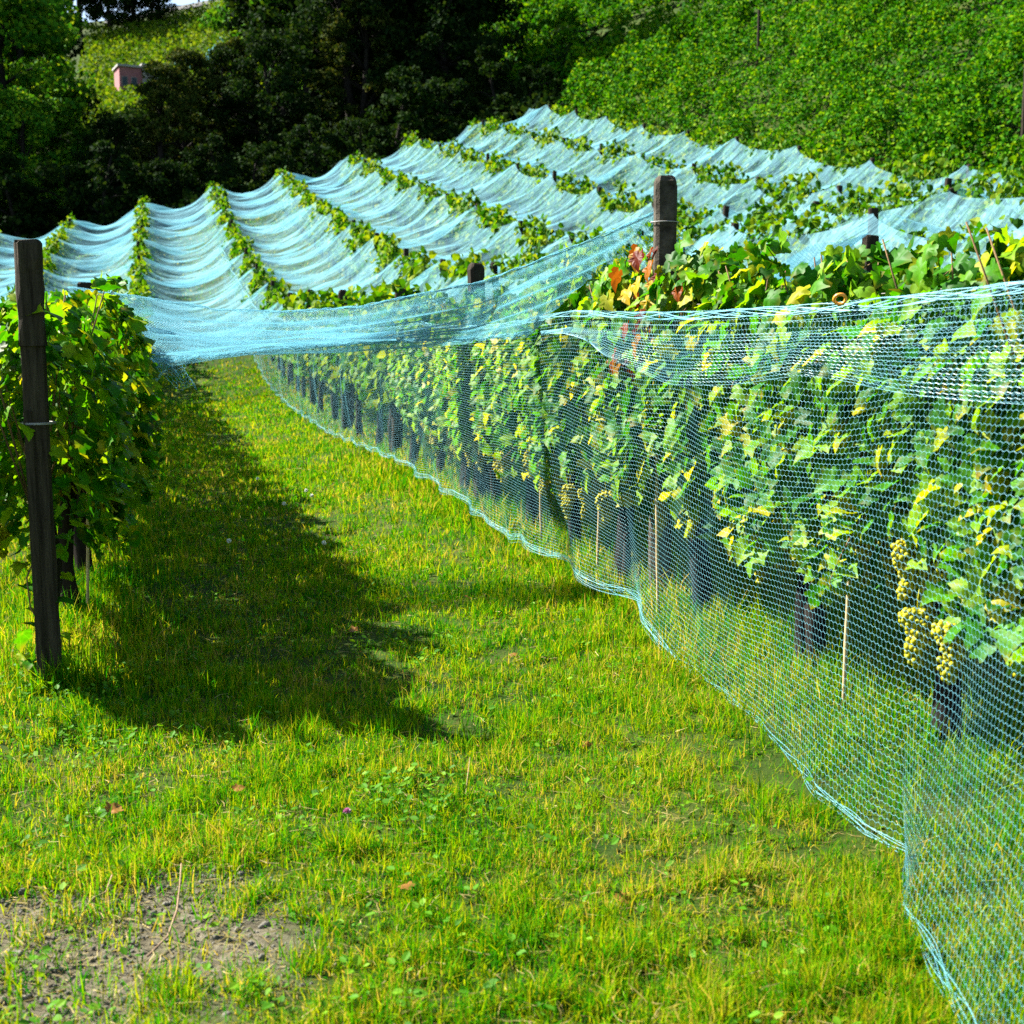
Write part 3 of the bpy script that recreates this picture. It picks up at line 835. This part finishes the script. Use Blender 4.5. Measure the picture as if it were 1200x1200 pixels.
def cords(vs, r, amp=.006):
    out = []
    for k, v0 in enumerate(vs):
        P = sling(u2, np.clip(v0 + .004 * np.sin(u2 * (40 + 17 * k)), 0, 1)); P[:, 2] += amp * np.sin(u2 * (60 + 23 * k)); P[:, 0] += amp * np.sin(u2 * (50 + 9 * k))
        out.append(P)
    V, F = threads(np.array(out), r); return MB().add(V, F)
link("front_cord", cords([1, .995, .99, .985, 1], .0022).mesh("front_cord", MILKY), sl)
link("back_cord", cords([0, .008, .015, .02, .0, .03], .0022, .012).mesh("back_cord", MILKY), sl)
tag(sl, "milky blue net slung across the grass lane up to the round-topped post", "net")

# ragged hanging end of the slung net at the left row
def tail(u, v):
    x = -.32 + .5 * u; y = 8.2 + .15 * np.sin(u * 5)
    low = 1.27 + .07 * np.sin(u * 9 + 1) + .05 * np.sin(u * 21)
    top = 1.405 + .09 * u
    return np.stack([x + .03 * np.sin(v * 5 + u * 8), y + .06 * np.sin(u * 19 + v * 2), low * (1 - v) + top * v], -1)
tl = link("bird_net", hexnet(tail, 26, 10, .0016, .0012).mesh("bird_net", MILKY))
tag(tl, "ragged net end dangling beside the left row above the lane", "net")

# ------------------------------------------------------------------ nets over the lanes climbing the slope
def lane_net(i, y0, y1=65.5, slant=0.0):
    xl, xr = ROWX(i), ROWX(i + 1)
    nv = int((y1 - y0) / .14); nu = 34
    Vv, Uu = np.meshgrid(np.linspace(0, 1, nv), np.linspace(0, 1, nu), indexing='ij')
    y = y0 + (y1 - y0) * Vv
    def edge(k, yy):
        b = ((yy - POST0[k]) / BAY) % 1
        sag = 4 * b * (1 - b)
        return 2.03 - .36 * sag ** .45, .06 + .20 * sag ** .55
    zl, il = edge(i, y); zr, ir = edge(i + 1, y)
    zl = zl + .22 * (vnoise(y * .45 + 30 + i, y * 0 + 5, 91) - .5) * (zl < 1.93); zr = zr + .22 * (vnoise(y * .45 + 31 + i, y * 0 + 5, 91) - .5) * (zr < 1.93)
    x = (xl + il) * (1 - Uu) + (xr - ir) * Uu
    base = G(x, y)
    # tight ridges between opposite post tops, slack between
    ph = ((y - (POST0[i] * (1 - Uu) + POST0[i + 1] * Uu)) / BAY) % 1
    ridge = np.exp(-(np.minimum(ph, 1 - ph) / .10) ** 2) * (.35 + 1.1 * vnoise((y - POST0[i]) / BAY + .5 + 40 + 13 * i, Uu * 1.5 + 3 * i + 9, 90))
    mid = 1.14 + .30 * ridge
    a = np.abs(2 * Uu - 1)
    ed = np.where(Uu < .5, zl, zr)
    z = mid + (ed - mid) * a ** (2.4 - 1.1 * ridge)
    wr = (vnoise(y * 2.3 + Uu * 1.2 + 31 * i + 50, Uu * 1.7 + 7, 40 + i) - .5) * .22 + (vnoise(y * 5.5 - Uu * 2 + 9 * i + 60, Uu * 2.3 + 7, 60 + i) - .5) * .12
    z = z + wr * np.sin(np.pi * np.clip(Uu, 0, 1)) ** .6
    z = np.maximum(z, .35)
    P = np.stack([x, y, base + z], -1).reshape(-1, 3)
    q = (np.arange(nv - 1)[:, None] * nu + np.arange(nu - 1)[None]).ravel()
    o = link("bird_net", mesh("bird_net", P, np.stack([q, q + 1, q + nu + 1, q + nu], -1), NETF, True))
    return o
LN = {-3: "leftmost net at the picture's edge beside the far trees", -2: "net between the two leftmost far rows", -1: "net left of the row headed by the dark post",
      0: "wrinkled net over the lane between dark post row and lane row", 1: "net over the lane directly behind the round-topped post", 2: "net over the second lane behind the round-topped post",
      3: "net over the third lane behind the round-topped post", 4: "net over the fourth lane behind the round-topped post", 5: "highest net, over the lane below the open hillside"}
POST0[-3] = 6.0
for i, y0 in {-3: 54, -2: 30, -1: 8.5, 0: 27, 1: 12.0, 2: 11, 3: 14, 4: 16, 5: 19}.items():
    tag(lane_net(i, y0), LN[i], "net", "nets over the sloping lanes")

# head of the net behind the concrete post: threads from its top down to the next row's post
def head(u, v):
    A0 = np.array([2.75, 6.85, 2.30]); B0 = np.array([5.95, 10.05, G1(6, 10) + 1.98])
    fr = A0 * (1 - u)[..., None] + B0 * u[..., None]; fr[..., 2] -= .40 * np.sin(np.pi * u ** .8)
    A1 = np.array([3.05, 12.0, 1.75]); B1 = np.array([5.75, 12.6, 2.3])
    bk = A1 * (1 - u)[..., None] + B1 * u[..., None]; bk[..., 2] -= .7 * np.sin(np.pi * u)
    P = bk * (1 - v)[..., None] + fr * v[..., None]
    P[..., 2] += .04 * np.sin(v * 12 + u * 6) * np.sin(np.pi * v)
    return P
hd = link("bird_net", hexnet(head, 80, 100, .0017, .0012).mesh("bird_net", THREAD))
tag(hd, "blue net edge swooping right from the round-topped post's top", "net")

# orange ring clipping the net to the wire
V, F = ring(.019, .0055, 20); V = V[:, [0, 2, 1]] * (1, 1, 1)
rg = link("orange_ring", MB().add(V, F).mesh("orange_ring", ORANGE, True), None, (2.17, 3.84, 1.69), R(-25)); rg.rotation_euler[0] = R(35)
tag(rg, "small orange plastic ring clipping the net at the top wire", "ring")

# ------------------------------------------------------------------ grass
def grass_points(n, d0, d1, p, azlo=-13, azhi=44):
    a = np.radians(rng.uniform(azlo, azhi, n)); t = rng.random(n)
    e = 2 - p
    d = (d0 ** e + t * (d1 ** e - d0 ** e)) ** (1 / e)
    return np.stack([d * np.sin(a), d * np.cos(a)], -1), d
P1, D1 = grass_points(900000, 1.6, 34, 1.75)
soil = ((P1[:, 0] + .25) / .56) ** 2 + ((P1[:, 1] - 3.25) / .46) ** 2 + 1.3 * (vnoise(P1[:, 0] * 5 + 50, P1[:, 1] * 5 + 50, 8) - .5)
soil2 = ((P1[:, 0] - 1.08) / .20) ** 2 + ((P1[:, 1] - 4.82) / .22) ** 2 + .8 * (vnoise(P1[:, 0] * 8 + 50, P1[:, 1] * 8 + 50, 9) - .5)
dens = .30 + .8 * vnoise(P1[:, 0] * 3.2 + 60, P1[:, 1] * 3.2 + 60, 12) + 1.5 * (vnoise(P1[:, 0] * 13 + 60, P1[:, 1] * 13 + 60, 13) - .45)
keep = (rng.random(len(P1)) < np.clip(dens, .34, 1)) & (rng.random(len(P1)) > np.clip(1.2 - soil, 0, .86)) & (rng.random(len(P1)) > np.clip(1.1 - soil2, 0, .8))
keep &= ~((P1[:, 1] > 13) & (P1[:, 0] > 4.0))
P1, D1 = P1[keep], D1[keep]
def blades(P, D, lmul=1.0, wmul=1.0, stiff=1.0):
    n = len(P)
    patch = vnoise(P[:, 0] * 1.7 + 30, P[:, 1] * 1.7 + 30, 21)
    tuft = vnoise(P[:, 0] * 6 + 30, P[:, 1] * 6 + 30, 22); t2 = vnoise(P[:, 0] * 13 + 60, P[:, 1] * 13 + 60, 13)
    L = (.022 + .062 * rng.beta(1.6, 2.6, n) + .07 * np.clip(tuft - .5, 0, 1) + .02 * patch) * (.55 + .85 * t2) * lmul
    W = (.0011 + .0015 * rng.random(n)) * wmul * np.maximum(1, D / 4.5)
    a = rng.uniform(0, 2 * np.pi, n); lean = np.abs(rng.normal(.62, .52, n)) / stiff
    dr = np.stack([np.cos(a), np.sin(a)], -1)
    b = rng.uniform(0, 2 * np.pi, n); wd = np.stack([np.cos(b), np.sin(b), np.zeros(n)], -1) * W[:, None]
    z0 = G(P[:, 0], P[:, 1]) - .01
    base = np.column_stack([P, z0])
    m1 = base + np.column_stack([dr * (L * .5 * np.sin(lean * .6))[:, None], L * .55 * np.cos(lean * .6)])
    tp = m1 + np.column_stack([dr * (L * .55 * np.sin(lean * 1.7))[:, None], L * .55 * np.cos(np.minimum(lean * 1.7, 2.1))])
    V = np.stack([base - wd, base + wd, m1 + wd * .8, m1 - wd * .8, tp], 1).reshape(-1, 3)
    o = (np.arange(n) * 5)[:, None]
    return V, [o + np.array([[0, 1, 2, 3]]), o + np.array([[3, 2, 4]])]
gm = MB().add(*blades(P1, D1))
# longer tufts under the rows
n = 42000
side = rng.random(n) < .6
yy = np.where(side, 2.2 + 14 * rng.random(n) ** 1.6, 5.9 + 12 * rng.random(n) ** 1.5)
xx = np.where(side, 2.75 + rng.normal(0, .33, n), -.55 + rng.normal(0, .25, n))
Pt = np.stack([xx, yy], -1); gm.add(*blades(Pt, np.hypot(xx, yy), 2.1, 1.15, 1.2))
# sparse lanes further up, seen through the nets
n = 60000
xx = rng.uniform(-9, 21, n); yy = rng.uniform(14, 66, n)
Pt = np.stack([xx, yy], -1); gm.add(*blades(Pt, np.hypot(xx, yy), 1.6, 1.0))
tag(link("grass", gm.mesh("grass", GRASS)), "yellow-green grass covering the lane and the ground below the vines", "grass", kind="stuff")
# dead straw lying in the sward
n = 17000
Ps, Ds = grass_points(n, 1.7, 16, 1.75, -12, 34)
a = rng.uniform(0, 6.283, n); Ls = rng.uniform(.02, .085, n) * np.maximum(1, Ds / 8)
zz = G(Ps[:, 0], Ps[:, 1]) + rng.uniform(.004, .028, n)
b0 = np.column_stack([Ps, zz]); dv = np.column_stack([np.cos(a) * Ls, np.sin(a) * Ls, rng.normal(0, .012, n)])
wv = np.column_stack([-np.sin(a), np.cos(a), rng.normal(0, .5, n)]) * (.0011 * np.maximum(1, Ds / 5))[:, None]
bow = np.column_stack([-np.sin(a), np.cos(a), np.zeros(n)]) * (rng.normal(0, .12, n) * Ls)[:, None]
V = np.stack([b0 - wv, b0 + wv, b0 + dv * .5 + bow + wv, b0 + dv * .5 + bow - wv, b0 + dv], 1).reshape(-1, 3)
o5 = (np.arange(n) * 5)[:, None]
STRAW = leafmat("straw", [(0, (.07, .055, .015)), (.5, (.19, .15, .045)), (1, (.34, .27, .11))], trans=.2, spec=.1, rough=.7)
tag(link("dry_straw", mesh("dry_straw", V, [o5 + np.array([[0, 1, 2, 3]]), o5 + np.array([[3, 2, 4]])], STRAW)), "dry straw scattered through the lane grass", "straw", kind="stuff")
# low broad-leaved weeds and clover
wm = MB()
n = 700
Pw, Dw = grass_points(n, 2.0, 14, 1.6, -12, 32)
for (cx, cy_, k, s) in [(.75, 4.05, 60, .16), (-.35, 5.0, 40, .18), (-.45, 6.0, 80, .22), (1.1, 6.2, 60, .25), (.2, 7.5, 50, .25), (-.05, 6.3, 50, .2), (2.75, 4.2, 60, .3)]:
    Pw = np.concatenate([Pw, np.array([cx, cy_]) + rng.normal(0, s, (k, 2))])
n = len(Pw); per = 5
Pw = np.repeat(Pw, per, 0); a = rng.uniform(0, 6.283, len(Pw)); rr = rng.uniform(.004, .03, len(Pw))
Pp = np.column_stack([Pw[:, 0] + rr * np.cos(a), Pw[:, 1] + rr * np.sin(a), G(Pw[:, 0], Pw[:, 1]) + rng.uniform(.01, .06, len(Pw))])
rot = orient(np.column_stack([np.cos(a), np.sin(a), rng.uniform(-.2, .6, len(a))]), np.column_stack([rng.normal(0, .4, (len(a), 2)), np.ones(len(a))]))
scatter(wm, (np.array([(0, 0, 0), (.28, .3, .05), (.3, .65, .06), (0, 1, 0), (-.3, .65, .06), (-.28, .3, .05)]), np.array([(0, 1, 2, 3), (0, 3, 4, 5)])), Pp, rot, rng.uniform(.012, .036, len(a)))
tag(link("weeds", wm.mesh("weeds", WEED)), "low broad-leaved weeds and clover mixed into the grass", "weeds", kind="stuff")
# gravel on the bare patch
n = 2600
a = rng.uniform(0, 6.283, n); rr = np.sqrt(rng.random(n)) * 1.1
Pg = np.column_stack([-.25 + .62 * rr * np.cos(a), 3.25 + .55 * rr * np.sin(a), np.zeros(n)]); Pg[:, 2] = G(Pg[:, 0], Pg[:, 1]) + .002
scatter(sm := MB(), ICO, Pg, rnd_rot(n) * np.array([1, .8, .55])[None, None, :], rng.uniform(.002, .0075, n) * (1 + 1.2 * (rng.random(n) < .05)))
tag(link("gravel", sm.mesh("gravel", STONE)), "grey gravel on the bare patch at the lower left", "gravel", kind="stuff")

# twigs, flowers
for pts, r, lab in [([(-.25, 3.49, .02), (-.225, 3.53, .035), (-.195, 3.585, .025), (-.18, 3.64, .05)], .004, "short dark twig lying on the bare gravel patch"),
                    ([(-.08, 3.17, .02), (-.03, 3.25, .03), (-.005, 3.36, .05), (.005, 3.44, .09), (.01, 3.50, .12)], .0035, "thin curved twig sticking up at the gravel patch's right side"),
                    ([(.93, 4.0, .02), (.96, 4.1, .06), (1.0, 4.22, .11)], .002, "pale straw stalk leaning in the mid grass"),
                    ]:
    tag(link("twig", MB().add(*tube(pts, np.linspace(r, r * .5, len(pts)), 6)).mesh("twig", TWIG, True)), lab, "twig", "twigs on the ground")
DRYLEAF = leafmat("dry_leaf", [(0, (.10, .04, .01)), (1, (.28, .14, .03))], trans=.2, spec=.1)
for n_, (x, y) in enumerate([(1.25, 5.1), (.62, 3.35), (1.5, 4.4), (.95, 6.6), (1.7, 7.2), (.2, 4.3), (1.15, 3.1), (1.6, 5.8), (-.2, 4.2), (.7, 5.4)]):
    fl_ = MB(); scatter(fl_, LEAFS[n_ % 5], np.array([[0, 0, .035]]), orient(rng.normal(size=(1, 3)) * (1, 1, .2), np.array([[.2, -.3, 1.]])), np.array([float(rng.uniform(.035, .06))]))
    tag(link("fallen_leaf", fl_.mesh("fallen_leaf", DRYLEAF, True), None, (x, y, G1(x, y))), "small brown vine leaf fallen into the lane grass", "fallen leaf", "fallen leaves in the lane")
def dandelion(x, y, h, lab):
    z = G1(x, y); o = link("dandelion", None, None, (x, y, z))
    n = 130; d = rng.normal(size=(n, 3)); d /= np.linalg.norm(d, axis=1, keepdims=True)
    P = np.stack([np.zeros((n, 3)), d * .017], 1) + (0, 0, h)
    V, F = threads(P, .0011); hb = MB().add(V, F)
    scatter(hb, ICO, np.array([[0, 0, h]]), rnd_rot(1), np.array([.006]))
    link("seed_head", hb.mesh("seed_head", FLUFF), o)
    link("stem", MB().add(*tube([(0, 0, -.01), (.006, 0, h * .5), (0, 0, h)], .0014, 5)).mesh("stem", STALK, True), o)
    tag(o, lab, "dandelion", "dandelion clocks in the lane")
for x, y, h, lab in [(.43, 9.2, .16, "white dandelion clock alone in the middle of the shaded lane"), (1.29, 12.1, .15, "white dandelion clock in sunlit grass near the far net hem"),
                     (.94, 13.5, .14, "farthest white dandelion clock, where the lane narrows"), (1.02, 11.4, .13, "white dandelion clock on the edge of the lane's shade"),
                     (1.09, 9.1, .12, "white dandelion clock right of the lane's shadow"), (1.33, 12.0, .11, "lower of two white dandelion clocks close together in sun")]:
    dandelion(x, y, h, lab)
cl = link("clover_flower", None, None, (.52, 3.87, 0))
n = 60; d = rng.normal(size=(n, 3)); d[:, 2] = np.abs(d[:, 2]) - .2; d /= np.linalg.norm(d, axis=1, keepdims=True)
V, F = threads(np.stack([np.zeros((n, 3)), d * .013], 1) + (0, 0, .085), .002)
link("flower_head", MB().add(V, F).mesh("flower_head", PINK), cl)
link("stem", MB().add(*tube([(0, 0, -.01), (.004, 0, .04), (0, 0, .085)], .0015, 5)).mesh("stem", STALK, True), cl)
tag(cl, "single pink clover flower in the sunlit grass", "flower")

# ------------------------------------------------------------------ trees
def tree_meshes(seed, h, w, nclump, nleaf, lsize, low=.12, mat=TREESHADE):
    global rng
    rng = np.random.default_rng(seed)
    mb = MB(); tb = MB()
    t = np.linspace(0, 1, 8)
    ctr = np.stack([.4 * np.sin(t * 3 + seed), .4 * np.cos(t * 2.5 + seed) - .4, -.5 + (h * .85 + .5) * t], -1)
    tb.add(*tube(ctr, .028 * h * (1 - .85 * t) + .03, 8, True, .08))
    for k in range(nclump):
        a = rng.uniform(0, 6.283); zz = rng.uniform(low, 1) ** .85
        prof = math.sin(math.pi * min(1, .12 + .86 * zz ** .9)) ** .6
        rad = w / 2 * prof * rng.uniform(.45, 1.08)
        c = np.array([rad * math.cos(a), rad * math.sin(a), zz * h * rng.uniform(.93, 1.0)])
        if rad > .3 * w / 2 and k % 3 == 0:
            b = ctr[np.argmin(np.abs(ctr[:, 2] - c[2] * .75))]
            s = np.linspace(0, 1, 5)[:, None]
            tb.add(*tube(b * (1 - s) + c * s + np.array([0, 0, .4]) * np.sin(s * 3.14), np.linspace(.007 * h, .015, 5), 5))
        m = int(nleaf * rng.uniform(.6, 1.4)); rr = w * rng.uniform(.07, .15)
        d = rng.normal(size=(m, 3)); d /= np.linalg.norm(d, axis=1, keepdims=True)
        p = c + d * rr * (rng.random((m, 1)) ** .45) * (1.15, 1.15, .75)
        nor = d + rng.normal(0, .6, (m, 3)) + (0, 0, .6)
        scatter(mb, QLEAF, p, orient(rng.normal(size=(m, 3)), nor), rng.uniform(.7, 1.35, m) * lsize)
    return tb.mesh("trunk", TREEBARK, True), mb.mesh("crown", mat)
TREES = [tree_meshes(401, 16, 9.5, 85, 120, .34), tree_meshes(402, 18, 8.5, 90, 120, .34), tree_meshes(403, 13, 9, 75, 120, .32), tree_meshes(404, 15, 8, 75, 120, .34, .1, TREEW), tree_meshes(405, 17, 10, 95, 110, .36), tree_meshes(406, 16, 9, 90, 120, .34, .1, TREELIT), tree_meshes(407, 15, 9.5, 90, 120, .34, .1, TREELIT)]
SHRUB = [tree_meshes(411, 4.5, 5.5, 34, 110, .26, .02), tree_meshes(412, 5.5, 5, 34, 110, .26, .02)]
rng = np.random.default_rng(77)
def put_tree(kind, x, y, s, lab, cat="tree", group="trees of the wood behind the vineyard"):
    src = SHRUB if kind >= 10 else TREES
    tr, cr = src[kind % 10]
    o = link("shrub" if kind >= 10 else "broadleaf_tree", None, None, (x, y, G1(x, y) - .1), rng.uniform(0, 6.28), s)
    link("trunk", tr, o); link("crown", cr, o)
    tag(o, lab, cat, group)
TL = [ # kind, x, y, scale, label
    (3, -13.5, 84, 1.0, "brownish leafed tree at the left picture edge"), (5, -8.5, 82, .98, "sunlit green tree left of the far pink house"), (6, -8.0, 90, .95, "slim dark tree just left of the pink house"),
    (6, -12, 96, 1.15, "rounded tree at the top left corner"),  (6, -16.5, 78, .8, "low round tree beside the leftmost net"),
    (5, 8.6, 94, 1.05, "yellow-green tree right of the sunlit far plot"), (1, 10.2, 88, 1.1, "tall dark tree left in the black wood"), (4, 13.5, 84, 1.15, "broad black tree in the centre of the wood"),
    (1, 15.8, 83, 1.2, "tall black tree right of the wood's centre"), (0, 18.4, 84, .95, "black tree on the right end of the wood beside the hillside"), (4, 10.0, 100, 1.05, "second-line tree above the black wood's left part"),
    (0, 15.0, 99, 1.05, "second-line tree above the black wood's centre"), (1, 17.6, 97, .95, "second-line tree above the black wood's right part"), (3, 12.0, 78.5, .62, "low tree at the wood's foot behind the third netted lane"),
    (2, 17.0, 77.5, .72, "low round tree at the wood's foot behind the topmost nets"), (2, 6.6, 79, .62, "low dark tree behind the second lane's far end"), (3, 2.2, 80, .52, "low tree right below the pink house"),
    (2, -2.3, 79, .40, "low tree behind the far end of the dark post row"),  
    (0, 18.5, 110, .95, "rearmost tree behind the wood's right end"),
    (2, -15, 104, 1.0, "rear tree filling behind the left edge trees"), (0, -9.5, 103, 1.05, "rear tree right of the top left corner tree"), (4, 12.5, 112, 1.05, "rearmost tree behind the wood's left part"), (6, -11, 76, .75, "low leafy tree between the two leftmost rows' far ends"), (3, 5.0, 84, .5, "low tree below the sunlit far plot"), (6, -6.8, 75, .5, "small bright tree behind the far end of the row left of the dark post"), (3, .8, 77, .5, "small tree behind the far end of the lane row"), (4, 4.2, 81, .42, "dark tree left at the wood's foot"), (0, 11.5, 80, .75, "dark tree at the wood's foot behind the second lane net")]
for k, x, y, s, lab in TL: put_tree(k, x, y, s, lab)
for n_, x in enumerate(np.linspace(-15, 21, 15)):
    y = 70.8 + .8 * math.sin(n_ * 2.1) + (1.2 if x > 15 else 0)
    put_tree(10 + n_ % 2, x, y, float(rng.uniform(.6, .95)), f"dark shrub at the wood's foot, {ordinal(n_ + 1)} from the left", "shrub", "shrubs along the top of the nets")
for n_, (x, y, k, s) in enumerate([(-9, 190, 0, .95), (-4.5, 186, 2, 1.0), (-1.5, 192, 4, .7), (.2, 184, 2, .7), (13.4, 192, 1, .9), (17, 186, 0, 1.0), (17, 190, 4, 1.0), (-14, 188, 1, 1.1), (7.4, 204, 1, .36), (22, 188, 4, 1.0)]):
    put_tree(k, x, y, s, f"far tree along the crest road, {ordinal(n_ + 1)} of the crest line", "tree", "trees along the far crest")

um = MB(); n = 90000
xx = rng.uniform(-34, 27, n); yy = 67.5 + 60 * rng.random(n) ** 1.3
zz = (.25 + 1.5 * vnoise(xx * .5 + 60, yy * .5 + 10, 71)) * rng.random(n) ** .7
pos = np.column_stack([xx, yy, G(xx, yy) + zz])
scatter(um, QLEAF, pos, orient(rng.normal(size=(n, 3)), rng.normal(size=(n, 3)) + (0, -.3, .8)), rng.uniform(.25, .45, n))
tag(link("undergrowth", um.mesh("undergrowth", TREESHADE)), "dark undergrowth on the wood's floor behind the nets", "undergrowth", kind="stuff")
# sunlit vineyard on the far slope, seen through the gap in the trees
fm = MB(); n = 26000
xx = rng.uniform(-8, 26, n); yy = 118 + (rng.integers(0, 36, n) + rng.normal(0, .16, n)) * 2.0
pos = np.column_stack([xx, yy, G(xx, yy) + rng.uniform(.2, 1.9, n)])
scatter(fm, QLEAF, pos, orient(rng.normal(size=(n, 3)), rng.normal(size=(n, 3)) + (0, -.4, .8)), rng.uniform(.3, .6, n))
tag(link("far_vines", fm.mesh("far_vines", FARV)), "sunlit yellow-green vines covering the far slope above the pink house", "vines", kind="stuff")
for n_, (x, y, s) in enumerate([(3.0, 152, .8), (4.1, 154, .7), (4.6, 151, .9), (6.0, 146, 1.0), (6.6, 145, .8), (7.4, 158, .6), (6.6, 155, .7), (8.2, 162, .6)]):
    a = np.linspace(0, 2 * np.pi, 9)[:-1]; rows_ = []
    for zz, rr in [(0, .75), (.6, .7), (1.3, .45), (1.9, .12)]:
        rows_.append(np.column_stack([rr * np.cos(a) * (1 + .25 * np.sin(3 * a + n_)), .7 * rr * np.sin(a), np.full(8, zz) + .1 * np.sin(2 * a)]))
    V = np.concatenate(rows_); i = np.arange(3)[:, None] * 8; j = np.arange(8)[None]; j2 = (j + 1) % 8
    o = link("net_bundle", mesh("net_bundle", V, [np.stack([i + j, i + j2, i + 8 + j2, i + 8 + j], -1).reshape(-1, 4), (np.arange(8) + 24)[None]], NETF, True), None, (x, y, G1(x, y) + .5), 0, s)
    tag(o, f"small white net bundle on the far sunlit slope, {ordinal(n_ + 1)} from the pink house", "net bundle", "white net bundles on the far slope")

# pink house
HX, HY = -1.6, 140.0
hz = G1(HX, HY)
house = link("small_house", None, None, (HX + .1, HY, hz + .3), R(12), .85)
PINKW = plain("pink_plaster", (.22, .08, .085), (.29, .12, .12), 1.2, .9, .05); BEIGE = plain("beige_plaster", (.19, .16, .145), (.25, .22, .20), 1.2, .9, .05)
ROOFM = plain("grey_roof", (.22, .21, .20), (.30, .29, .28), 2, .8, .1); GLASSD = plain("dark_pane", (.02, .03, .04), (.04, .05, .06), 1, .2, 0, .5); WHITE = plain("white_wall", (.6, .6, .58), (.7, .7, .68), 1, .9, 0)
link("wall", MB().add(*box(-2.1, .55, -1.5, 1.6, -2, 3.1)).mesh("wall", PINKW), house)
link("stair_tower", MB().add(*box(.553, 1.9, -1.8, 1.3, -2, 3.4)).mesh("stair_tower", BEIGE), house)
link("annex", MB().add(*box(1.903, 3.0, -1.2, 1.0, -2, 2.5)).mesh("annex", WHITE), house)
rf = MB().add(*box(-2.3, .548, -1.7, 1.8, 3.103, 3.35)).add(*box(.45, 2.0, -1.95, 1.45, 3.403, 3.62)).add(*box(1.905, 3.15, -1.35, 1.15, 2.503, 2.65))
link("roof", rf.mesh("roof", ROOFM), house)
for wx, wz in ((-1.5, 1.4), (-.4, 1.4), (-1.5, -.6), (-.4, -.6)):
    w = link("window", MB().add(*box(wx - .35, wx + .35, -1.55, -1.48, wz - .5, wz + .6)).mesh("window", BEIGE), house)
    link("pane", MB().add(*box(wx - .28, wx + .28, -1.57, -1.552, wz - .43, wz + .53)).mesh("pane", GLASSD), w)
tag(house, "small pink and beige house half hidden by trees on the far slope", "house")

# ------------------------------------------------------------------ open hillside of vines on the right
hm = MB(); n = 800000
az = np.radians(rng.uniform(13, 46, n)); d = (28 ** .6 + rng.random(n) * (150 ** .6 - 28 ** .6)) ** (1 / .6)
xx = d * np.sin(az); yy = d * np.cos(az)
dirv = np.array([-.42, .907]); nrm = np.array([.907, .42])
s = (xx * nrm[0] + yy * nrm[1]) / 2.5
rowc = np.round(s)
off = (s - rowc) * .5
xx = xx - (s - rowc - off) * 2.5 * nrm[0]; yy = yy - (s - rowc - off) * 2.5 * nrm[1]
al = xx * dirv[0] + yy * dirv[1]
strip = (np.abs((xx - 27.5) + .55 * (yy - 84)) < 1.8) & (yy > 60)
clump = smooth01(.02 + .75 * vnoise(al * 1.25 + 500, rowc * 7.3 + 90, 33) + .5 * (vnoise(xx * .22 + 90, yy * .22 + 90, 35) - .35))
keep = (xx > 21.0 + 1.2 * vnoise(yy * .5 + 9, yy * 0 + 3, 4)) & (rng.random(n) < .28 + .9 * clump) & ~strip
keep &= ~((yy > 66) & (xx < 20 + .12 * (yy - 66)))
xx, yy, off, clump, d = [q[keep] for q in (xx, yy, off, clump, d)]
hgt = .15 + (.55 + 2.1 * clump) * rng.beta(1.6, 1.1, len(xx))
pos = np.column_stack([xx, yy, G(xx, yy) + hgt * np.sqrt(np.clip(1 - (off / .28) ** 2, .15, 1))])
m = len(xx)
nor = np.column_stack([rng.normal(-.4, .7, m), rng.normal(-.3, .7, m), rng.uniform(0, 1.2, m)])
scatter(hm, QLEAF, pos, orient(np.column_stack([rng.normal(0, 1, (m, 2)), rng.uniform(-1.2, .3, m)]), nor), rng.uniform(.11, .21, m) * np.maximum(1, d / 55))
tag(link("hillside_vines", hm.mesh("hillside_vines", HILLV)), "dense unnetted green vines covering the steep hillside on the right", "vines", kind="stuff")
for n_, (x, y) in enumerate([(24.4, 33), (28, 58), (40, 62)]):
    o = link("vineyard_post", PM[n_ % 3], None, (x, y, G1(x, y)), .3 * n_, (1, 1, 1.3))
    tag(o, f"weathered post among the open hillside vines, {ordinal(n_ + 1)} going uphill", "post", "posts on the open hillside")
print("faces", sum(len(m.polygons) for m in bpy.data.meshes), "objects", len(bpy.data.objects))
